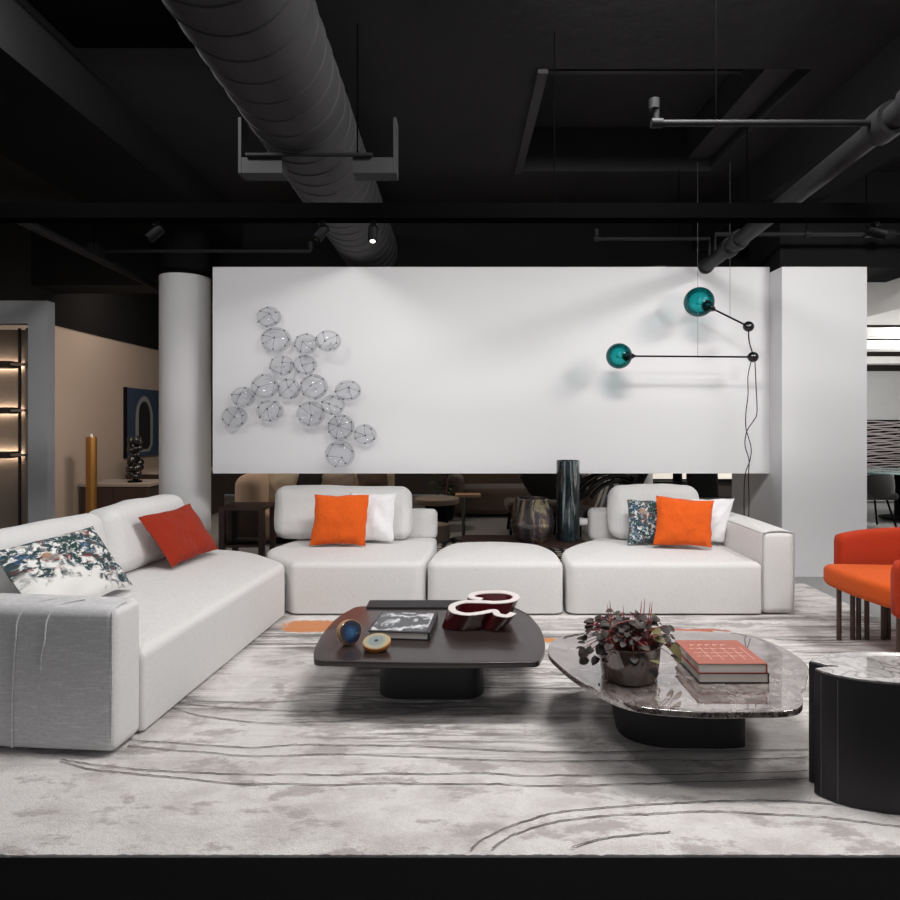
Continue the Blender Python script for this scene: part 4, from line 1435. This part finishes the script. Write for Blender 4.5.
for (x, z, h, lab) in ((3.25, .68, .12, 'small dark ornament at left on the distant shelf unit'), (3.75, .68, .15, 'small dark ornament in the middle of the distant shelf unit'), (4.0, .68, .10, 'small dark ornament at right on the distant shelf unit')):
    single('ornament', B().lathe([(.03, 0), (.06, h * .4), (.025, h * .8), (.035, h)], (x, 10.65, z + .0005), 16), M['walnut'], lab, 'ornament', (x, 10.65, z), 'ornaments on the distant shelves')
t = thing('bar_chair', 'dark chair back showing under the wall right of the orange cushion', 'chair', (3.0, 7.75, 0))
b = B(); b.softbox(.19, .03, .22, .025, basis((2.98, 7.9, .74), (1, 0, 0), (0, 1, -.1), (0, .1, 1)), 5); part('backrest', b, M['black_fabric'], t)
b = B(); b.softbox(.2, .2, .035, .03, basis((2.98, 7.68, .50), (1, 0, 0), (0, 1, 0), (0, 0, 1)), 4); part('seat', b, M['black_fabric'], t)
for dx in (-.17, .17):
    for dy in (-.16, .17):
        part('leg', B().tube([(2.98 + dx, 7.68 + dy, 0), (2.98 + dx, 7.68 + dy, .48)], .014, 8), M['black'], t)
b = B().tube([at(709, 483, 7.9), at(709, 500, 7.9) + Vector((0, 0, -.7))], .012, 8)

# left hall: console, sculpture, gold tube, painting
t = thing('console_cabinet', 'dark low cabinet with pale top along the taupe wall', 'cabinet', (-4.45, 8.9, 0))
part('body', B().box(-4.96, -4.06, 8.55, 9.25, ZF + .001, .60), M['cabinet_dark'], t)
part('tabletop', B().box(-4.97, -4.04, 8.53, 9.27, .6005, .635), M['taupe_fabric'], t, 'pale top')
part('door', B().box(-4.93, -4.52, 8.535, 8.549, .07, .585), M['walnut'], t)
part('door', B().box(-4.50, -4.09, 8.535, 8.549, .07, .585), M['walnut'], t)
t = thing('cabinet', 'taller dark brown cabinet under the blue painting beside column', 'cabinet', (-4.4, 10.2, 0))
part('body', B().box(-4.98, -3.9, 9.8, 10.9, ZF + .001, .66), M['cabinet_dark'], t)
part('tabletop', B().box(-4.985, -3.88, 9.78, 10.92, .6605, .70), M['taupe'], t)
part('door', B().box(-4.9, -4.42, 9.785, 9.799, .08, .64), M['walnut'], t)
part('door', B().box(-4.40, -3.95, 9.785, 9.799, .08, .64), M['walnut'], t)
t = thing('sculpture', 'black knobbly stacked sculpture on the dark cabinet by taupe wall', 'sculpture', (-4.36, 8.8, .636))
b = B(); rnd = random.Random(4)
c0 = Vector((-4.36, 8.8, .636))
for (z, r) in ((.10, .10), (.19, .12), (.28, .11), (.38, .07), (.46, .10), (.55, .10)):
    for k in range(9):
        a = rnd.uniform(0, 2 * PI)
        b.ball(c0 + Vector((r * .55 * math.cos(a), r * .55 * math.sin(a), z + rnd.uniform(-.03, .03))), r * rnd.uniform(.35, .55), 10)
part('knobs', b, M['black_gloss'], t)
part('foot', B().lathe([(.09, 0.0005), (.09, .02), (.03, .03), (.03, .10)], c0, 20), M['black'], t)
t = thing('floor_lamp', 'slim gold cylinder floor lamp in front of the taupe wall', 'lamp', (-4.5, 8.0, 0))
part('body', B().lathe([(.062, 0), (.062, 1.26), (.055, 1.266)], (-4.5, 8.0, 0), 32), M['gold'], t)
part('tip', B().lathe([(.018, 1.2665), (.018, 1.30), (.008, 1.305)], (-4.5, 8.0, 0), 16), M['rim_white'], t, 'bright small tip')
t = thing('painting', 'blue painting with a pale arch around black, on taupe wall', 'painting', (-4.99, 10.5, .91))
b = B().box(-4.995, -4.95, 9.75, 11.35, .91, 1.97)
b.mi = 1
def arch(y0, y1, z0, z1, x):
    pts = []
    c_ = (y0 + y1) / 2; r = (y1 - y0) / 2
    pts.append((y0, z0 + r * .4)); pts.append((y0 + r * .4, z0)); pts.append((y1 - r * .4, z0)); pts.append((y1, z0 + r * .4))
    for k in range(13):
        a = PI * k / 12
        pts.append((c_ + r * math.cos(a), z1 - r * 1.3 + r * 1.3 * math.sin(a)))
    return [(x, y + .02 * noise.noise(Vector((y * 5, z * 5, 0))), z) for y, z in pts]
for x_, mi, (ya, yb, za, zb) in ((-4.9485, 1, (10.0, 10.58, .98, 1.86)), (-4.947, 2, (10.10, 10.48, 1.02, 1.78))):
    b.mi = mi
    b.f([b.v(p) for p in arch(ya, yb, za, zb, x_)])
part('canvas', b, [M['canvas_blue'], M['canvas_pale'], M['canvas_black']], t)
part('frame_edge', B().box(-4.998, -4.945, 9.735, 9.749, .905, 1.975).box(-4.998, -4.945, 11.351, 11.365, .905, 1.975), M['black'], t)

# lit cabinet in the grey partition
t = thing('display_cabinet', 'tall bronze display cabinet with warm lit shelves at left edge', 'cabinet', (-4.4, 6.3, 0))
part('back_panel', B().box(-4.99, -3.97, 6.375, 6.40, 0, 2.355), M['cabinet'], t)
part('side_panel', B().box(-3.985, -3.965, 6.115, 6.3745, 0, 2.355), M['cabinet_dark'], t)
part('upright', B().box(-4.235, -4.215, 6.27, 6.29, 0, 2.355), M['cabinet_dark'], t)
part('stile', B().box(-4.165, -4.06, 6.27, 6.30, 0, 2.355), M['cabinet'], t)
part('plinth', B().box(-4.98, -3.99, 6.13, 6.3745, .0, .10), M['cabinet_dark'], t)
for z in (2.00, 1.56, 1.135):
    sh = part('shelf', B().box(-4.98, -4.245, 6.16, 6.335, z - .03, z + .03), M['cabinet_dark'], t)
    part('bracket', B().box(-4.2445, -4.12, 6.18, 6.24, z - .012, z + .012), M['cabinet'], sh)
    part('light_strip', B().box(-4.95, -4.26, 6.34, 6.348, z - .012, z + .012), M['led'], sh)

# right-hand room: dining set and slatted artwork
t = thing('wall_artwork', 'large slatted grey wall panel in the room at far right', 'artwork', (8.0, 11.8, .56))
part('backing', B().box(7.15, 9.2, 11.86, 11.899, .50, 1.49), M['black'], t)
b = B(); rnd = random.Random(8)
for k in range(24):
    z = .53 + k * .04
    P = [Vector((7.18 + i * .1, 11.835 + .012 * math.sin(i * 1.3 + k), z + .010 * math.sin(i * .9 + k * 2.1) + .006 * rnd.uniform(-1, 1))) for i in range(21)]
    b.tube(P, .0135 if k > 8 else .011, 6)
part('slats', b, M['slat'], t)
t = thing('dining_table', 'glass topped dining table in the room at far right', 'table', (6.5, 9.6, 0))
part('tabletop', B().prism([(6.65 + .75 * math.cos(a), 9.75 + .6 * math.sin(a)) for a in [2 * PI * k / 40 for k in range(40)]], .70, .725, .004), M['glass_table'], t)
part('base', B().lathe([(.28, 0), (.28, .03), (.08, .06), (.08, .6995)], (6.65, 9.75, 0), 24), M['black'], t)


def dining_chair(x, y, rot, lab):
    t = thing('dining_chair', lab, 'chair', (x, y, 0), 'dining chairs in the far room')
    R_ = Matrix.Translation((x, y, 0)) @ Matrix.Rotation(rot, 4, 'Z')
    b = B(); b.softbox(.25, .24, .05, .045, R_ @ Matrix.Translation((0, 0, .44)), 4); part('seat', b, M['black_fabric'], t)
    b = B(); rs = []
    for k in range(17):
        a = PI * (-.08 + 1.16 * k / 16)
        h = .30 * math.sin(PI * min(1, max(0, k / 16))) ** .5 + .04
        c_ = Vector((.27 * math.cos(a), .25 * math.sin(a), 0)); n_ = Vector((math.cos(a), math.sin(a), 0))
        rs.append([R_ @ (c_ + n_ * (.025 * math.cos(q)) + Vector((0, 0, .42 + h * .5 + (h * .5) * math.sin(q)))) for q in [2 * PI * j / 10 for j in range(10)]])
    b.rings(rs); part('backrest', b, M['black_fabric'], t, None, 60)
    for dx in (-.2, .2):
        for dy in (-.18, .18):
            part('leg', B().tube([R_ @ Vector((dx * .7, dy * .7, .41)), R_ @ Vector((dx * 1.15, dy * 1.15, 0))], .014, 8), M['black'], t)


dining_chair(5.72, 9.0, PI, 'black upholstered dining chair nearest the white pier')
dining_chair(6.35, 8.55, PI * .9, 'black upholstered dining chair at the frame edge, far room')

# ------------------------------------------------------------------ light
def area(name, loc, target, size, power, col=(1, 1, 1), size_y=None, spread=None):
    l = bpy.data.lights.new(name, 'AREA'); l.energy = power; l.color = col
    l.shape = 'RECTANGLE' if size_y else 'SQUARE'; l.size = size
    if size_y:
        l.size_y = size_y
    if spread:
        l.spread = spread
    o = bpy.data.objects.new(name, l); COL.objects.link(o)
    o.location = loc
    d = Vector(target) - Vector(loc)
    o.rotation_euler = d.to_track_quat('-Z', 'Y').to_euler()
    return o


area('added_overhead_light', (1.0, 3.0, 3.82), (1.0, 4.5, .2), 1.3, 185, (1, .98, .965), .5)  # out-of-view area light added for the back sofas and wall
area('added_overhead_light', (3.75, 3.0, 3.82), (1.6, 4.7, .5), 1.5, 230, (1, .98, .965), 1.0)  # unseen, added to brighten the left sofa's side and the pier
area('added_overhead_light', (.8, 1.9, 3.82), (.8, 2.9, 0), 1.6, 58, (1, .975, .955), .6)  # unseen, added to brighten the rug foreground and book fronts
area('added_overhead_light', (-2.0, 3.0, 3.82), (-1.9, 5.4, .9), .7, 125, (1, .98, .965), .5)  # unseen, added to brighten the left column and sofa


def spot(loc, target, power, angle, size, col=(1, .98, .96)):
    l = bpy.data.lights.new('track_beam', 'SPOT'); l.energy = power; l.color = col
    l.spot_size = math.radians(angle); l.spot_blend = .9; l.shadow_soft_size = size
    o = bpy.data.objects.new('track_beam', l); COL.objects.link(o); o.location = loc
    o.rotation_euler = (Vector(target) - Vector(loc)).to_track_quat('-Z', 'Y').to_euler()


spot((2.63, 4.07, 2.59), (.9, 6.44, 1.6), 50, 115, .08)
spot((-.52, 4.12, 2.57), (-1.4, 6.44, 1.8), 35, 120, .1)
area('hall_light', (-3.3, 7.05, 2.0), (-5.0, 8.6, 1.3), .2, 26, (1, .86, .74))
area('hall_light', (-4.2, 8.6, 3.4), (-4.8, 10.0, 1.2), .3, 16, (1, .86, .74))
area('lounge_fill', (-1.6, 8.2, 3.4), (-1.9, 8.3, .4), .5, 60, (1, .86, .70))  # unseen fill added to brighten the beige sofa
area('lounge_fill', (1.2, 8.2, 3.4), (.6, 8.8, .3), .6, 24, (1, .86, .72))  # unseen fill added for the dim lounge behind the wall
area('lounge_fill', (2.3, 7.7, 3.3), (2.4, 8.6, .3), .3, 14, (1, .95, .9))  # unseen fill added to brighten the slim column
area('dining_fill', (4.3, 8.0, 2.3), (4.6, 7.0, 2.9), .2, 7, (1, .98, .95))  # hidden behind the pier, added to brighten the soffit's side face
area('dining_fill', (6.8, 8.6, 2.45), (6.8, 11.6, 1.6), 1.0, 105, (1, .98, .95))  # unseen fill added to brighten the right-hand room
area('dining_fill', (7.2, 7.2, .9), (6.2, 7.4, 3.0), .8, 130, (1, .98, .95))  # unseen upward fill added to brighten the soffit underside

w = bpy.data.worlds.new('World'); S.world = w; w.use_nodes = True
bg = w.node_tree.nodes['Background']
bg.inputs[0].default_value = (.95, .97, 1, 1); bg.inputs[1].default_value = .38

# ------------------------------------------------------------------ camera
cam = bpy.data.cameras.new('Camera'); co = bpy.data.objects.new('Camera', cam); COL.objects.link(co)
co.location = (0, 0, H); co.rotation_euler = (PI / 2, 0, 0)
cam.sensor_width = 36; cam.lens = 36 * F / 900
cam.shift_x = -(CX - 450) / 900; cam.shift_y = -(450 - CY) / 900
cam.clip_start = .05
S.camera = co
S.view_settings.view_transform = 'Standard'; S.view_settings.look = 'None'; S.view_settings.gamma = 1; S.view_settings.exposure = -.25
S.view_settings.use_curve_mapping = False
S.cycles.use_denoising = True
S.cycles.max_bounces = 8; S.cycles.transparent_max_bounces = 24
S.cycles.caustics_reflective = False; S.cycles.caustics_refractive = False
